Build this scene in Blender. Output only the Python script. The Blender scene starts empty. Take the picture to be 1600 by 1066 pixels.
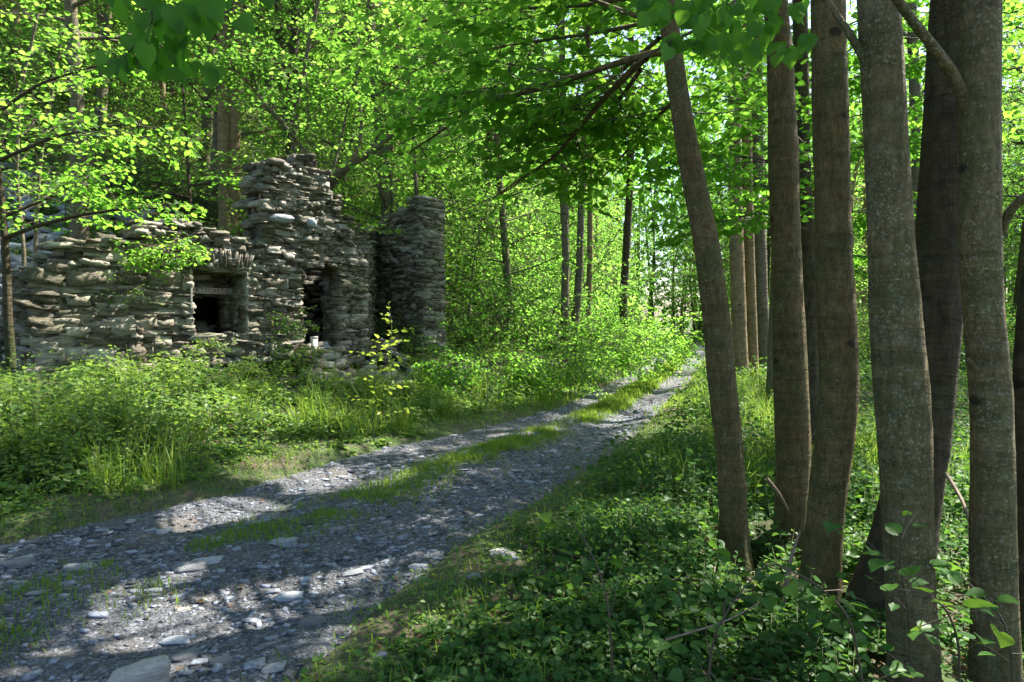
import bpy, math
import numpy as np
from mathutils import Vector

# ------------------------------------------------------------------ camera, sky, sun, exposure
SC = bpy.context.scene
COL = SC.collection
F, CX, HZ, EYE = 1067.0, 800.0, 500.0, 1.6          # photograph: focal length in px, centre, horizon row, eye height
cam_d = bpy.data.cameras.new("camera"); cam = bpy.data.objects.new("camera", cam_d); COL.objects.link(cam)
cam_d.lens = 24.0; cam_d.sensor_width = 36.0; cam_d.clip_start = 0.05; cam_d.clip_end = 1500
PITCH = math.atan((533 - HZ) / F)
cam.location = (0, 0, EYE); cam.rotation_euler = (math.radians(90) - PITCH, 0, 0)
SC.camera = cam

SUN_AZ, SUN_EL = math.radians(57), math.radians(54)  # azimuth clockwise from the view direction (+Y)
SUN = np.array([math.sin(SUN_AZ) * math.cos(SUN_EL), math.cos(SUN_AZ) * math.cos(SUN_EL), math.sin(SUN_EL)])
world = bpy.data.worlds.new("World"); SC.world = world; world.use_nodes = True
wn = world.node_tree.nodes; bg = wn["Background"]
sky = wn.new("ShaderNodeTexSky"); sky.sky_type = 'NISHITA'; sky.sun_disc = False
sky.sun_elevation = SUN_EL; sky.sun_rotation = SUN_AZ; sky.air_density = 1.0; sky.dust_density = 1.5; sky.ozone_density = 1.0
world.node_tree.links.new(sky.outputs[0], bg.inputs[0]); bg.inputs[1].default_value = 0.085
sun_d = bpy.data.lights.new("sun", 'SUN'); sun_d.energy = 5.0; sun_d.angle = math.radians(0.55); sun_d.color = (1.0, 0.93, 0.82)
sun = bpy.data.objects.new("sun", sun_d); COL.objects.link(sun)
sun.rotation_euler = Vector(SUN).to_track_quat('Z', 'Y').to_euler()
SC.view_settings.view_transform = 'Standard'; SC.view_settings.look = 'None'
SC.view_settings.exposure = 2.15; SC.view_settings.gamma = 1.0
cy = SC.cycles
cy.max_bounces = 7; cy.diffuse_bounces = 4; cy.glossy_bounces = 2; cy.transmission_bounces = 3; cy.transparent_max_bounces = 4
cy.sample_clamp_indirect = 6.0; cy.caustics_reflective = False; cy.caustics_refractive = False
cy.use_denoising = True; cy.use_adaptive_sampling = True; cy.adaptive_threshold = 0.02

RNG = np.random.default_rng(7)

# ------------------------------------------------------------------ small maths
def hash2(ix, iy, seed):
    h = (ix.astype(np.int64) * 374761393 + iy.astype(np.int64) * 668265263 + seed * 144665) & 0x7fffffff
    h = ((h ^ (h >> 13)) * 1274126177) & 0x7fffffff
    return ((h ^ (h >> 16)) & 0xffff) / 65535.0
def vnoise(x, y, seed=0):
    x = np.asarray(x, float); y = np.asarray(y, float)
    ix = np.floor(x); iy = np.floor(y); fx = x - ix; fy = y - iy
    fx = fx * fx * (3 - 2 * fx); fy = fy * fy * (3 - 2 * fy)
    a = hash2(ix, iy, seed); b = hash2(ix + 1, iy, seed); c = hash2(ix, iy + 1, seed); d = hash2(ix + 1, iy + 1, seed)
    return (a * (1 - fx) + b * fx) * (1 - fy) + (c * (1 - fx) + d * fx) * fy
def fbm(x, y, seed=0, octs=4):
    s = 0; a = 0.5; x = np.asarray(x, float); y = np.asarray(y, float)
    for o in range(octs):
        s = s + a * (vnoise(x * 2**o, y * 2**o, seed + o) * 2 - 1); a *= 0.5
    return s
def sstep(a, b, x):
    t = np.clip((np.asarray(x, float) - a) / (b - a), 0, 1); return t * t * (3 - 2 * t)
def norm(v):
    v = np.asarray(v, float); return v / np.maximum(np.linalg.norm(v, axis=-1, keepdims=True), 1e-9)
CP, SP = math.cos(PITCH), math.sin(PITCH)
def at(px, py, Y):
    """world point seen at pixel (px, py) of the 1600 x 1066 photograph, Y metres ahead"""
    u = (px - CX) / F; v = (533 - py) / F
    d = np.array([u, CP + v * SP, -SP + v * CP]); k = Y / d[1]
    return np.array([d[0] * k, Y, EYE + d[2] * k])

# ------------------------------------------------------------------ the lie of the land
RY = np.array([-40, -10, 0, 3, 4, 5, 6, 7, 8.5, 10.2, 12.2, 15.5, 19, 23, 31, 42, 52, 64, 90.])
RL = np.array([-22, -10.5, -6.8, -5.0, -4.3, -3.5, -2.75, -2.3, -1.6, -.3, .8, 1.9, 3.1, 4.35, 6.7, 9.3, 9.8, 6.5, -8])
RR = np.array([-16, -5.6, -2.2, -1.04, -.7, -.35, .15, .6, 1.28, 1.93, 2.6, 3.8, 5.0, 6.3, 8.9, 11.8, 12.2, 9.0, -5])
def xl(y): return np.interp(y, RY, RL)
def xr(y): return np.interp(y, RY, RR)
A0 = np.array([-6.24, 9.0]); AD = np.array([math.cos(math.radians(45)), math.sin(math.radians(45))])  # facade line of the ruin
def terrain(x, y):
    x = np.asarray(x, float); y = np.asarray(y, float)
    l = xl(y); r = xr(y); dl = l - x; dr = x - r
    wob = 0.35 * fbm(x * .8, y * .8, 3)
    z = 0.62 * sstep(0.3, 4.2, dl + wob) + 0.10 * sstep(-.15, .5, dl + wob)
    z = z + 0.05 * sstep(-.1, .35, dr + wob * .6) - 0.52 * sstep(.9, 3.0, dr) * (1 - sstep(9, 16, y)) 
    h = (x - A0[0]) * (-AD[1]) + (y - A0[1]) * AD[0] - 0.8
    hill = np.where(h < 24, np.maximum(h, 0) * .5, 12 + (h - 24) * .22)
    hill = np.minimum(hill, 40)
    z = z + hill * sstep(3.0, 9.0, dl) + 0.06 * np.maximum(dl - 4, 0).clip(0, 40) * sstep(14, 30, y)
    z = z + 0.05 * np.clip(dr - 30, 0, 200)
    off = np.minimum(np.maximum(np.maximum(dl, dr), -.5), 3) 
    z = z + fbm(x * .45, y * .45, 11) * .22 * sstep(.2, 2.5, off) + fbm(x * 3, y * 3, 21) * .035 * sstep(-.2, .5, off)
    return z - 0.06 * sstep(.25, -.15, off)
def tz(x, y): return float(terrain(np.array([x]), np.array([y]))[0])

# ------------------------------------------------------------------ objects, names, tags
def tag(o, label=None, cat=None, group=None, kind=None):
    if label: o["label"] = label
    if cat: o["category"] = cat
    if group: o["group"] = group
    if kind: o["kind"] = kind
    return o
def link(o, parent=None):
    COL.objects.link(o)
    if parent is not None: o.parent = parent
    return o
def empty(name, loc, rz=0.0):
    o = bpy.data.objects.new(name, None); o.empty_display_size = .2
    o.location = tuple(float(v) for v in loc); o.rotation_euler = (0, 0, rz); return link(o)
def copy_tree(o, parent=None):
    c = o.copy(); COL.objects.link(c)
    if parent is not None: c.parent = parent
    for ch in list(o.children): copy_tree(ch, c)
    return c

class MB:
    """collects vertices, quads and triangles with a per-vertex random value and a material slot, then links ONE mesh"""
    def __init__(s): s.v = []; s.r = []; s.f = {3: [], 4: []}; s.m = {3: [], 4: []}; s.n = 0
    def add(s, V, Q=None, T=None, rnd=0.5, mat=0):
        V = np.asarray(V, float).reshape(-1, 3)
        s.v.append(V); s.r.append(np.broadcast_to(np.asarray(rnd, float), (len(V),)).copy())
        for k, fc in ((4, Q), (3, T)):
            if fc is not None and len(fc):
                fc = np.asarray(fc, np.int64).reshape(-1, k) + s.n
                s.f[k].append(fc); s.m[k].append(np.full(len(fc), mat))
        s.n += len(V)
    def build(s, name, mats, parent=None, smooth=False, origin=None):
        me = bpy.data.meshes.new(name)
        V = np.concatenate(s.v) if s.v else np.zeros((0, 3))
        if origin is not None: V = V - np.asarray(origin)
        me.vertices.add(len(V)); me.vertices.foreach_set("co", V.astype(np.float32).ravel())
        fs = []; st = []; tot = 0; mi = []
        for k in (4, 3):
            if s.f[k]:
                a = np.concatenate(s.f[k]); fs.append(a.ravel()); st.append(np.arange(len(a)) * k + tot); tot += a.size; mi.append(np.concatenate(s.m[k]))
        if fs:
            fi = np.concatenate(fs); sa = np.concatenate(st); mi = np.concatenate(mi)
            me.loops.add(len(fi)); me.loops.foreach_set("vertex_index", fi.astype(np.int32))
            me.polygons.add(len(sa)); me.polygons.foreach_set("loop_start", sa.astype(np.int32))
            me.polygons.foreach_set("material_index", mi.astype(np.int32))
        at_ = me.attributes.new("rnd", 'FLOAT', 'POINT'); at_.data.foreach_set("value", np.concatenate(s.r).astype(np.float32) if s.r else np.zeros(0, np.float32))
        for m in (mats if isinstance(mats, (list, tuple)) else [mats]): me.materials.append(m)
        me.update(calc_edges=True)
        if smooth: me.polygons.foreach_set("use_smooth", np.ones(len(me.polygons), bool))
        o = bpy.data.objects.new(name, me); link(o, parent); return o

def tube(mb, P, R, sides=8, rnd=.5, mat=0, rough=0.0, seed=0, cap=True):
    P = np.asarray(P, float); R = np.asarray(R, float); n = len(P)
    T = norm(np.gradient(P, axis=0))
    up = np.array([0, 0, 1.]) if abs(T[0][2]) < .9 else np.array([0, 1., 0])
    U = []; u = norm(np.cross(T[0], up))
    for i in range(n):
        u = norm(u - T[i] * np.dot(u, T[i])); U.append(u)
    U = np.array(U); W = np.cross(T, U)
    a = np.linspace(0, 2 * math.pi, sides, endpoint=False)
    r = R[:, None] * np.ones(sides)
    if rough:
        s_ = np.concatenate([[0], np.cumsum(np.linalg.norm(np.diff(P, axis=0), axis=1))])
        aa = np.stack([np.cos(a), np.sin(a)])
        nz = fbm(aa[0][None, :] * 1.1 + seed * 7.3, s_[:, None] * 1.6 + aa[1][None, :] * 1.1, seed + 5, 4) + .5 * fbm(aa[0][None, :] * 4 + 9, s_[:, None] * 9 + aa[1][None, :] * 4, seed + 9, 2)
        r = r * (1 + rough * nz)
    V = P[:, None, :] + r[..., None] * (np.cos(a)[None, :, None] * U[:, None, :] + np.sin(a)[None, :, None] * W[:, None, :])
    i = np.arange(n - 1)[:, None] * sides; j = np.arange(sides)[None, :]; j2 = (j + 1) % sides
    Q = np.stack([i + j, i + j2, i + sides + j2, i + sides + j], -1).reshape(-1, 4)
    mb.add(V.reshape(-1, 3), Q=Q, rnd=rnd, mat=mat)
    if cap:
        b = mb.n - n * sides + (n - 1) * sides
        mb.add([P[-1] + T[-1] * R[-1] * .3], rnd=rnd, mat=mat)
        t = np.stack([b + np.arange(sides), b + (np.arange(sides) + 1) % sides, np.full(sides, mb.n - 1)], -1)
        mb.f[3].append(t); mb.m[3].append(np.full(sides, mat))

def smooth_path(P, R, step=.12):
    P = np.asarray(P, float); R = np.asarray(R, float)
    d = np.concatenate([[0], np.cumsum(np.linalg.norm(np.diff(P, axis=0), axis=1))])
    n = max(3, int(d[-1] / step)); t = np.linspace(0, d[-1], n)
    Q = np.stack([np.interp(t, d, P[:, k]) for k in range(3)], -1); r = np.interp(t, d, R)
    for _ in range(max(1, int(.25 / step))):
        Q[1:-1] = (Q[:-2] + 2 * Q[1:-1] + Q[2:]) / 4; r[1:-1] = (r[:-2] + 2 * r[1:-1] + r[2:]) / 4
    return Q, r

# ------------------------------------------------------------------ materials
def newmat(name):
    m = bpy.data.materials.new(name); m.use_nodes = True; nt = m.node_tree; nt.nodes.clear()
    return m, nt, nt.nodes, nt.links
def N(nd, t, **kw):
    n = nd.new(t)
    for k, v in kw.items():
        if hasattr(n, k): setattr(n, k, v)
        else: n.inputs[k].default_value = v
    return n
def ramp(nd, stops, interp='LINEAR'):
    r = nd.new("ShaderNodeValToRGB"); r.color_ramp.interpolation = interp
    e = r.color_ramp.elements
    while len(e) > 1: e.remove(e[-1])
    e[0].position = stops[0][0]; e[0].color = (*stops[0][1], 1)
    for p, c in stops[1:]:
        x = e.new(p); x.color = (*c, 1)
    return r
def noise(nd, lk, vec, scale, detail=3, rough=.55, dist=0.0):
    n = N(nd, "ShaderNodeTexNoise"); n.inputs["Scale"].default_value = scale; n.inputs["Detail"].default_value = detail
    n.inputs["Roughness"].default_value = rough; n.inputs["Distortion"].default_value = dist
    if vec is not None: lk.new(vec, n.inputs["Vector"])
    return n
def mixc(nd, lk, fac, a, b, mode='MIX'):
    m = nd.new("ShaderNodeMix"); m.data_type = 'RGBA'; m.blend_type = mode
    for s, v in ((m.inputs[0], fac), (m.inputs[6], a), (m.inputs[7], b)):
        if hasattr(v, "is_linked") or hasattr(v, "links"): lk.new(v, s)
        elif isinstance(v, (int, float)): s.default_value = v
        else: s.default_value = (*v, 1)
    return m.outputs[2]
def mathn(nd, lk, op, a, b=None):
    m = nd.new("ShaderNodeMath"); m.operation = op
    for s, v in ((m.inputs[0], a), (m.inputs[1], b)):
        if v is None: continue
        if isinstance(v, (int, float)): s.default_value = v
        else: lk.new(v, s)
    return m.outputs[0]

def leaf_mat(name, cols, trans, tfac=.5, gloss=.06):
    m, nt, nd, lk = newmat(name)
    a = N(nd, "ShaderNodeAttribute", attribute_name="rnd"); gloss *= .2; oi = nd.new("ShaderNodeObjectInfo")
    x = mathn(nd, lk, 'MULTIPLY', oi.outputs["Random"], .35); x = mathn(nd, lk, 'ADD', mathn(nd, lk, 'MULTIPLY', a.outputs["Fac"], .65), x)
    r = ramp(nd, [(i / (len(cols) - 1), c) for i, c in enumerate(cols)]); lk.new(x, r.inputs[0])
    t = ramp(nd, [(i / (len(trans) - 1), c) for i, c in enumerate(trans)]); lk.new(x, t.inputs[0])
    d = nd.new("ShaderNodeBsdfDiffuse"); lk.new(r.outputs[0], d.inputs[0])
    tr = nd.new("ShaderNodeBsdfTranslucent"); lk.new(t.outputs[0], tr.inputs[0])
    mx = nd.new("ShaderNodeMixShader"); mx.inputs[0].default_value = tfac; lk.new(d.outputs[0], mx.inputs[1]); lk.new(tr.outputs[0], mx.inputs[2])
    g = nd.new("ShaderNodeBsdfGlossy"); g.inputs[0].default_value = (.8, .85, .8, 1); g.inputs["Roughness"].default_value = .42
    m2 = nd.new("ShaderNodeMixShader"); m2.inputs[0].default_value = gloss; lk.new(mx.outputs[0], m2.inputs[1]); lk.new(g.outputs[0], m2.inputs[2])
    o = nd.new("ShaderNodeOutputMaterial"); lk.new(m2.outputs[0], o.inputs[0]); return m
M = {}
M["leaf"] = leaf_mat("linden_leaf", [(.03, .085, .012), (.05, .12, .016), (.085, .16, .02)], [(.16, .45, .04), (.26, .58, .05), (.42, .68, .09)], .58)
M["leaf_far"] = leaf_mat("wood_leaf", [(.04, .10, .014), (.06, .13, .018), (.11, .17, .025)], [(.14, .40, .045), (.24, .53, .06), (.43, .66, .13)], .57, .05)
M["leaf_yellow"] = leaf_mat("young_leaf", [(.08, .16, .02), (.13, .20, .025), (.20, .23, .04)], [(.22, .45, .04), (.34, .52, .05), (.5, .56, .08)], .45)
M["herb"] = leaf_mat("herb_leaf", [(.04, .10, .022), (.075, .15, .034), (.14, .20, .06)], [(.16, .36, .04), (.27, .46, .06), (.42, .56, .10)], .38, .09)
M["bramble"] = leaf_mat("bramble_leaf", [(.025, .07, .02), (.04, .10, .022), (.06, .13, .025)], [(.10, .28, .03), (.18, .36, .04), (.26, .42, .05)], .35, .07)
M["grass"] = leaf_mat("grass_blade", [(.045, .11, .015), (.08, .16, .02), (.16, .20, .045)], [(.2, .42, .03), (.32, .5, .05), (.5, .55, .12)], .4, .05)
M["dry"] = leaf_mat("dead_leaf", [(.07, .045, .028), (.13, .09, .06), (.22, .17, .12)], [(.15, .08, .03), (.25, .15, .06), (.3, .2, .1)], .15, .03)

def bark(name, dark, light, lichen, green=.3, scale=1.0, spots=.66, ridge=0.0):
    m, nt, nd, lk = newmat(name)
    tc = nd.new("ShaderNodeTexCoord"); mp = nd.new("ShaderNodeMapping"); mp.inputs["Scale"].default_value = (1, 1, .3)
    lk.new(tc.outputs["Object"], mp.inputs["Vector"])
    n1 = noise(nd, lk, mp.outputs[0], 34 * scale, 6, .7); n2 = noise(nd, lk, tc.outputs["Object"], 3.2, 3); n3 = noise(nd, lk, tc.outputs["Object"], 55, 3, .6)
    c = ramp(nd, [(.25, dark), (.66, light)]); lk.new(n1.outputs[0], c.inputs[0])
    gr = ramp(nd, [(.42, (0, 0, 0)), (.66, (1, 1, 1))]); lk.new(n2.outputs[0], gr.inputs[0])
    c2 = mixc(nd, lk, mathn(nd, lk, 'MULTIPLY', gr.outputs[0], green), c.outputs[0], (.06, .075, .022))
    # pale lichen spots
    n5 = noise(nd, lk, tc.outputs["Object"], 62, 4, .65, .3); n6 = noise(nd, lk, tc.outputs["Object"], 2.1, 2)
    thr = mathn(nd, lk, 'GREATER_THAN', mathn(nd, lk, 'ADD', n5.outputs[0], mathn(nd, lk, 'MULTIPLY', n6.outputs[0], .25)), spots + .13)
    c3 = mixc(nd, lk, mathn(nd, lk, 'MULTIPLY', thr, .6), c2, lichen)
    # moss climbing from the foot
    n4 = noise(nd, lk, tc.outputs["Object"], 9, 5, .7); p = ramp(nd, [(.55, (0, 0, 0)), (.63, (1, 1, 1))]); lk.new(n4.outputs[0], p.inputs[0])
    vs = nd.new("ShaderNodeTexVoronoi"); vs.inputs["Scale"].default_value = 2.6; mv = nd.new("ShaderNodeMapping"); mv.inputs["Scale"].default_value = (1, 1, 1.5); lk.new(tc.outputs["Object"], mv.inputs["Vector"]); lk.new(mv.outputs[0], vs.inputs["Vector"])
    sd = mathn(nd, lk, 'ADD', vs.outputs["Distance"], mathn(nd, lk, 'MULTIPLY', n4.outputs[0], .10)); sr = ramp(nd, [(.13, (1, 1, 1)), (.19, (0, 0, 0))]); lk.new(sd, sr.inputs[0])
    c3 = mixc(nd, lk, mathn(nd, lk, 'MULTIPLY', sr.outputs[0], .8), c3, (.012, .009, .006))
    mh = nd.new("ShaderNodeMapping"); mh.inputs["Scale"].default_value = (.6, .6, 3.5); lk.new(tc.outputs["Object"], mh.inputs["Vector"]); n7 = noise(nd, lk, mh.outputs[0], 4.5, 5, .6, .5)
    tr_ = ramp(nd, [(.32, (.50, .50, .50)), (.52, (1, 1, 1)), (.72, (1.35, 1.3, 1.2))]); lk.new(n7.outputs[0], tr_.inputs[0]); c3 = mixc(nd, lk, .6, c3, tr_.outputs[0], 'MULTIPLY')
    sx = nd.new("ShaderNodeSeparateXYZ"); lk.new(tc.outputs["Object"], sx.inputs[0])
    mz = mathn(nd, lk, 'ADD', mathn(nd, lk, 'MULTIPLY', sx.outputs[2], -1.1), mathn(nd, lk, 'MULTIPLY', n4.outputs[0], 1.6)); mr = ramp(nd, [(.12, (0, 0, 0)), (.5, (1, 1, 1))]); lk.new(mz, mr.inputs[0])
    c3 = mixc(nd, lk, mathn(nd, lk, 'MULTIPLY', mr.outputs[0], .8), c3, (.03, .045, .008))
    c4 = mixc(nd, lk, mathn(nd, lk, 'MULTIPLY', p.outputs[0], .16), c3, lichen)
    b = nd.new("ShaderNodeBsdfPrincipled"); lk.new(c4, b.inputs["Base Color"]); b.inputs["Roughness"].default_value = .8; b.inputs["Specular IOR Level"].default_value = .25
    bp = nd.new("ShaderNodeBump"); bp.inputs["Strength"].default_value = 1; bp.inputs["Distance"].default_value = .03 + ridge
    lk.new(mathn(nd, lk, 'ADD', mathn(nd, lk, 'ADD', n1.outputs[0], mathn(nd, lk, 'MULTIPLY', n7.outputs[0], 1.2)), mathn(nd, lk, 'MULTIPLY', n3.outputs[0], .35)), bp.inputs["Height"]); lk.new(bp.outputs[0], b.inputs["Normal"])
    o = nd.new("ShaderNodeOutputMaterial"); lk.new(b.outputs[0], o.inputs[0]); return m
M["bark"] = bark("grey_brown_bark", (.034, .023, .009), (.19, .135, .058), (.26, .24, .15), .6, spots=.62)
M["bark_grey"] = bark("lichened_bark", (.042, .031, .015), (.205, .158, .08), (.30, .30, .23), .5, 1.0, .60)
M["bark_dark"] = bark("furrowed_bark", (.014, .010, .006), (.09, .064, .036), (.14, .14, .10), .25, .6, .63, .02)
M["bark_warm"] = bark("sunlit_bark", (.12, .075, .035), (.30, .22, .12), (.34, .33, .26), .25, .8, .64, .01)  # sun on the trunks put into a lighter, warmer bark colour
M["bark_far"] = bark("pale_stem_bark", (.07, .055, .035), (.18, .15, .10), (.3, .3, .26), .3, spots=.62)

def stone_mat(name, dark, light, moss=.4, lich=.3, tint=((.9, .78, .6), (1, 1, 1), (.86, .95, 1.05)), dscale=1.0):
    m, nt, nd, lk = newmat(name)
    tc = nd.new("ShaderNodeTexCoord"); a = N(nd, "ShaderNodeAttribute", attribute_name="rnd")
    mp = nd.new("ShaderNodeMapping"); mp.inputs["Scale"].default_value = (1, 1, 5); lk.new(tc.outputs["Object"], mp.inputs["Vector"])
    n1 = noise(nd, lk, mp.outputs[0], 7 * dscale, 6, .65, .4); n2 = noise(nd, lk, tc.outputs["Object"], 2.2, 4); n3 = noise(nd, lk, tc.outputs["Object"], 26 * dscale, 4, .6)
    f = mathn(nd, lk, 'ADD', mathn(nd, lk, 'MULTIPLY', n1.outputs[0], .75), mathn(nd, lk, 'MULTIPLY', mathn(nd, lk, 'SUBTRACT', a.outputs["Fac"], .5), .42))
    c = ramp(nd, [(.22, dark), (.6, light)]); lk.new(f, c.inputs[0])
    br = ramp(nd, [(0, tint[0]), (.5, tint[1]), (1, tint[2])]); lk.new(a.outputs["Fac"], br.inputs[0])
    c = mixc(nd, lk, .7, c.outputs[0], br.outputs[0], 'MULTIPLY')
    g = ramp(nd, [(.45, (0, 0, 0)), (.68, (1, 1, 1))]); lk.new(n2.outputs[0], g.inputs[0])
    c = mixc(nd, lk, mathn(nd, lk, 'MULTIPLY', g.outputs[0], moss), c, (.07, .085, .03))
    l = ramp(nd, [(.57, (0, 0, 0)), (.64, (1, 1, 1))]); lk.new(n3.outputs[0], l.inputs[0])
    c = mixc(nd, lk, mathn(nd, lk, 'MULTIPLY', l.outputs[0], lich), c, (.30, .31, .28))
    b = nd.new("ShaderNodeBsdfPrincipled"); lk.new(c, b.inputs["Base Color"]); b.inputs["Roughness"].default_value = .72; b.inputs["Specular IOR Level"].default_value = .35
    bp = nd.new("ShaderNodeBump"); bp.inputs["Strength"].default_value = .85; bp.inputs["Distance"].default_value = .02
    lk.new(mathn(nd, lk, 'ADD', n1.outputs[0], mathn(nd, lk, 'MULTIPLY', n3.outputs[0], .4)), bp.inputs["Height"]); lk.new(bp.outputs[0], b.inputs["Normal"])
    o = nd.new("ShaderNodeOutputMaterial"); lk.new(b.outputs[0], o.inputs[0]); return m
M["stone"] = stone_mat("slate_masonry", (.058, .050, .038), (.34, .30, .24), .5, .35)
M["stone_plain"] = stone_mat("grey_river_stone", (.15, .155, .165), (.36, .375, .40), .05, .25, dscale=1.5, tint=((.95, .92, .9), (1, 1, 1), (.9, .97, 1.08)))
M["stone_pale"] = stone_mat("pale_granite", (.17, .155, .14), (.42, .39, .35), .02, .3, dscale=3)
M["plaster"] = stone_mat("sunlit_plaster", (.12, .11, .09), (.33, .31, .27), .3, .3, dscale=2)
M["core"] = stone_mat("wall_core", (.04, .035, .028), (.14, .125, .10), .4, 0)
M["gravel"] = stone_mat("slate_chips", (.045, .05, .06), (.29, .305, .345), 0, .1, dscale=3, tint=((.92, .90, .90), (1, 1, 1), (.85, .95, 1.1)))

def plain(name, col, rough=.8, nscale=30, var=.35):
    m, nt, nd, lk = newmat(name); tc = nd.new("ShaderNodeTexCoord"); n = noise(nd, lk, tc.outputs["Object"], nscale, 5, .65)
    c = ramp(nd, [(.3, tuple(v * (1 - var) for v in col)), (.7, tuple(min(1, v * (1 + var)) for v in col))]); lk.new(n.outputs[0], c.inputs[0])
    b = nd.new("ShaderNodeBsdfPrincipled"); lk.new(c.outputs[0], b.inputs["Base Color"]); b.inputs["Roughness"].default_value = rough
    bp = nd.new("ShaderNodeBump"); bp.inputs["Strength"].default_value = .5; bp.inputs["Distance"].default_value = .01; lk.new(n.outputs[0], bp.inputs["Height"]); lk.new(bp.outputs[0], b.inputs["Normal"])
    o = nd.new("ShaderNodeOutputMaterial"); lk.new(b.outputs[0], o.inputs[0]); return m
M["twig"] = plain("twig_bark", (.06, .045, .03)); M["deadwood"] = plain("dead_wood", (.16, .12, .085)); M["stem"] = plain("green_stem", (.07, .10, .03))
M["white"] = plain("weathered_white_paint", (.55, .54, .50), .7, 12, .3); M["red"] = plain("faded_red_paint", (.30, .045, .03), .8, 60, .3)
M["mossy_wood"] = plain("mossy_timber", (.15, .16, .08), .9, 14, .5); M["plank"] = plain("old_plank", (.17, .15, .125), .8, 14, .35)

def ground_mat():
    m, nt, nd, lk = newmat("woodland_soil"); tc = nd.new("ShaderNodeTexCoord"); P = tc.outputs["Object"]
    n1 = noise(nd, lk, P, 1.3, 5, .6); n2 = noise(nd, lk, P, 34, 4, .7); n3 = noise(nd, lk, P, 7, 4)
    s = ramp(nd, [(.3, (.035, .026, .016)), (.5, (.085, .066, .042)), (.72, (.17, .14, .095))]); lk.new(n2.outputs[0], s.inputs[0])
    g = ramp(nd, [(.3, (.02, .04, .008)), (.7, (.055, .10, .02))]); lk.new(n2.outputs[0], g.inputs[0])
    k = ramp(nd, [(.38, (0, 0, 0)), (.56, (1, 1, 1))]); lk.new(mathn(nd, lk, 'ADD', mathn(nd, lk, 'MULTIPLY', n1.outputs[0], .6), mathn(nd, lk, 'MULTIPLY', n3.outputs[0], .4)), k.inputs[0])
    c = mixc(nd, lk, k.outputs[0], s.outputs[0], g.outputs[0])
    b = nd.new("ShaderNodeBsdfPrincipled"); lk.new(c, b.inputs["Base Color"]); b.inputs["Roughness"].default_value = .95
    bp = nd.new("ShaderNodeBump"); bp.inputs["Strength"].default_value = 1; bp.inputs["Distance"].default_value = .03; lk.new(n2.outputs[0], bp.inputs["Height"]); lk.new(bp.outputs[0], b.inputs["Normal"])
    o = nd.new("ShaderNodeOutputMaterial"); lk.new(b.outputs[0], o.inputs[0]); return m
def track_mat():
    m, nt, nd, lk = newmat("slate_gravel_track"); tc = nd.new("ShaderNodeTexCoord"); P = tc.outputs["Object"]
    v = nd.new("ShaderNodeTexVoronoi"); v.inputs["Scale"].default_value = 38; lk.new(P, v.inputs["Vector"])
    v2 = nd.new("ShaderNodeTexVoronoi"); v2.inputs["Scale"].default_value = 95; lk.new(P, v2.inputs["Vector"])
    sc = nd.new("ShaderNodeSeparateColor"); lk.new(v2.outputs["Color"], sc.inputs[0]); sc1 = nd.new("ShaderNodeSeparateColor"); lk.new(v.outputs["Color"], sc1.inputs[0])
    n1 = noise(nd, lk, P, 1.6, 4); n2 = noise(nd, lk, P, 60, 4, .7)
    f = mathn(nd, lk, 'ADD', mathn(nd, lk, 'MULTIPLY', sc.outputs[0], .5), mathn(nd, lk, 'MULTIPLY', sc1.outputs[0], .3)); f = mathn(nd, lk, 'ADD', f, mathn(nd, lk, 'MULTIPLY', n2.outputs[0], .25))
    c = ramp(nd, [(.15, (.022, .023, .027)), (.5, (.052, .056, .068)), (.95, (.20, .21, .24))]); lk.new(f, c.inputs[0])
    k = ramp(nd, [(.5, (0, 0, 0)), (.68, (1, 1, 1))]); lk.new(n1.outputs[0], k.inputs[0])
    c2 = mixc(nd, lk, mathn(nd, lk, 'MULTIPLY', k.outputs[0], .55), c.outputs[0], (.10, .082, .06))
    b = nd.new("ShaderNodeBsdfPrincipled"); lk.new(c2, b.inputs["Base Color"]); b.inputs["Roughness"].default_value = .75
    bp = nd.new("ShaderNodeBump"); bp.inputs["Strength"].default_value = 1; bp.inputs["Distance"].default_value = .012
    h = mathn(nd, lk, 'SUBTRACT', n2.outputs[0], mathn(nd, lk, 'MULTIPLY', v.outputs["Distance"], 1.2)); lk.new(mathn(nd, lk, 'ADD', h, mathn(nd, lk, 'MULTIPLY', sc.outputs[0], .5)), bp.inputs["Height"]); lk.new(bp.outputs[0], b.inputs["Normal"])
    o = nd.new("ShaderNodeOutputMaterial"); lk.new(b.outputs[0], o.inputs[0]); return m
M["ground"] = ground_mat(); M["track"] = track_mat()

# ------------------------------------------------------------------ ground and track
def grid_mesh(X, Y, Z):
    n, m = X.shape; i = np.arange(n - 1)[:, None] * m; j = np.arange(m - 1)[None, :]
    return np.stack([X, Y, Z], -1).reshape(-1, 3), np.stack([i + j, i + j + 1, i + m + j + 1, i + m + j], -1).reshape(-1, 4)
def warp(lo, hi, c, fine, n):
    t = np.linspace(-1, 1, n); s = np.sinh(t * 4.2) / np.sinh(4.2)
    return c + np.where(s < 0, -s * (lo - c), s * (hi - c)) * (1 - fine) + fine * t * 12
gx = warp(-260, 260, -1.0, .5, 560); gy = warp(-120, 420, 6.0, .5, 560)
X, Y = np.meshgrid(gx, gy, indexing='xy'); V, Q = grid_mesh(X, Y, terrain(X, Y))
mb = MB(); mb.add(V, Q=Q); tag(mb.build("ground", M["ground"], smooth=True), "woodland floor of soil and litter rising behind the ruin", "ground", kind="structure")
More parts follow.
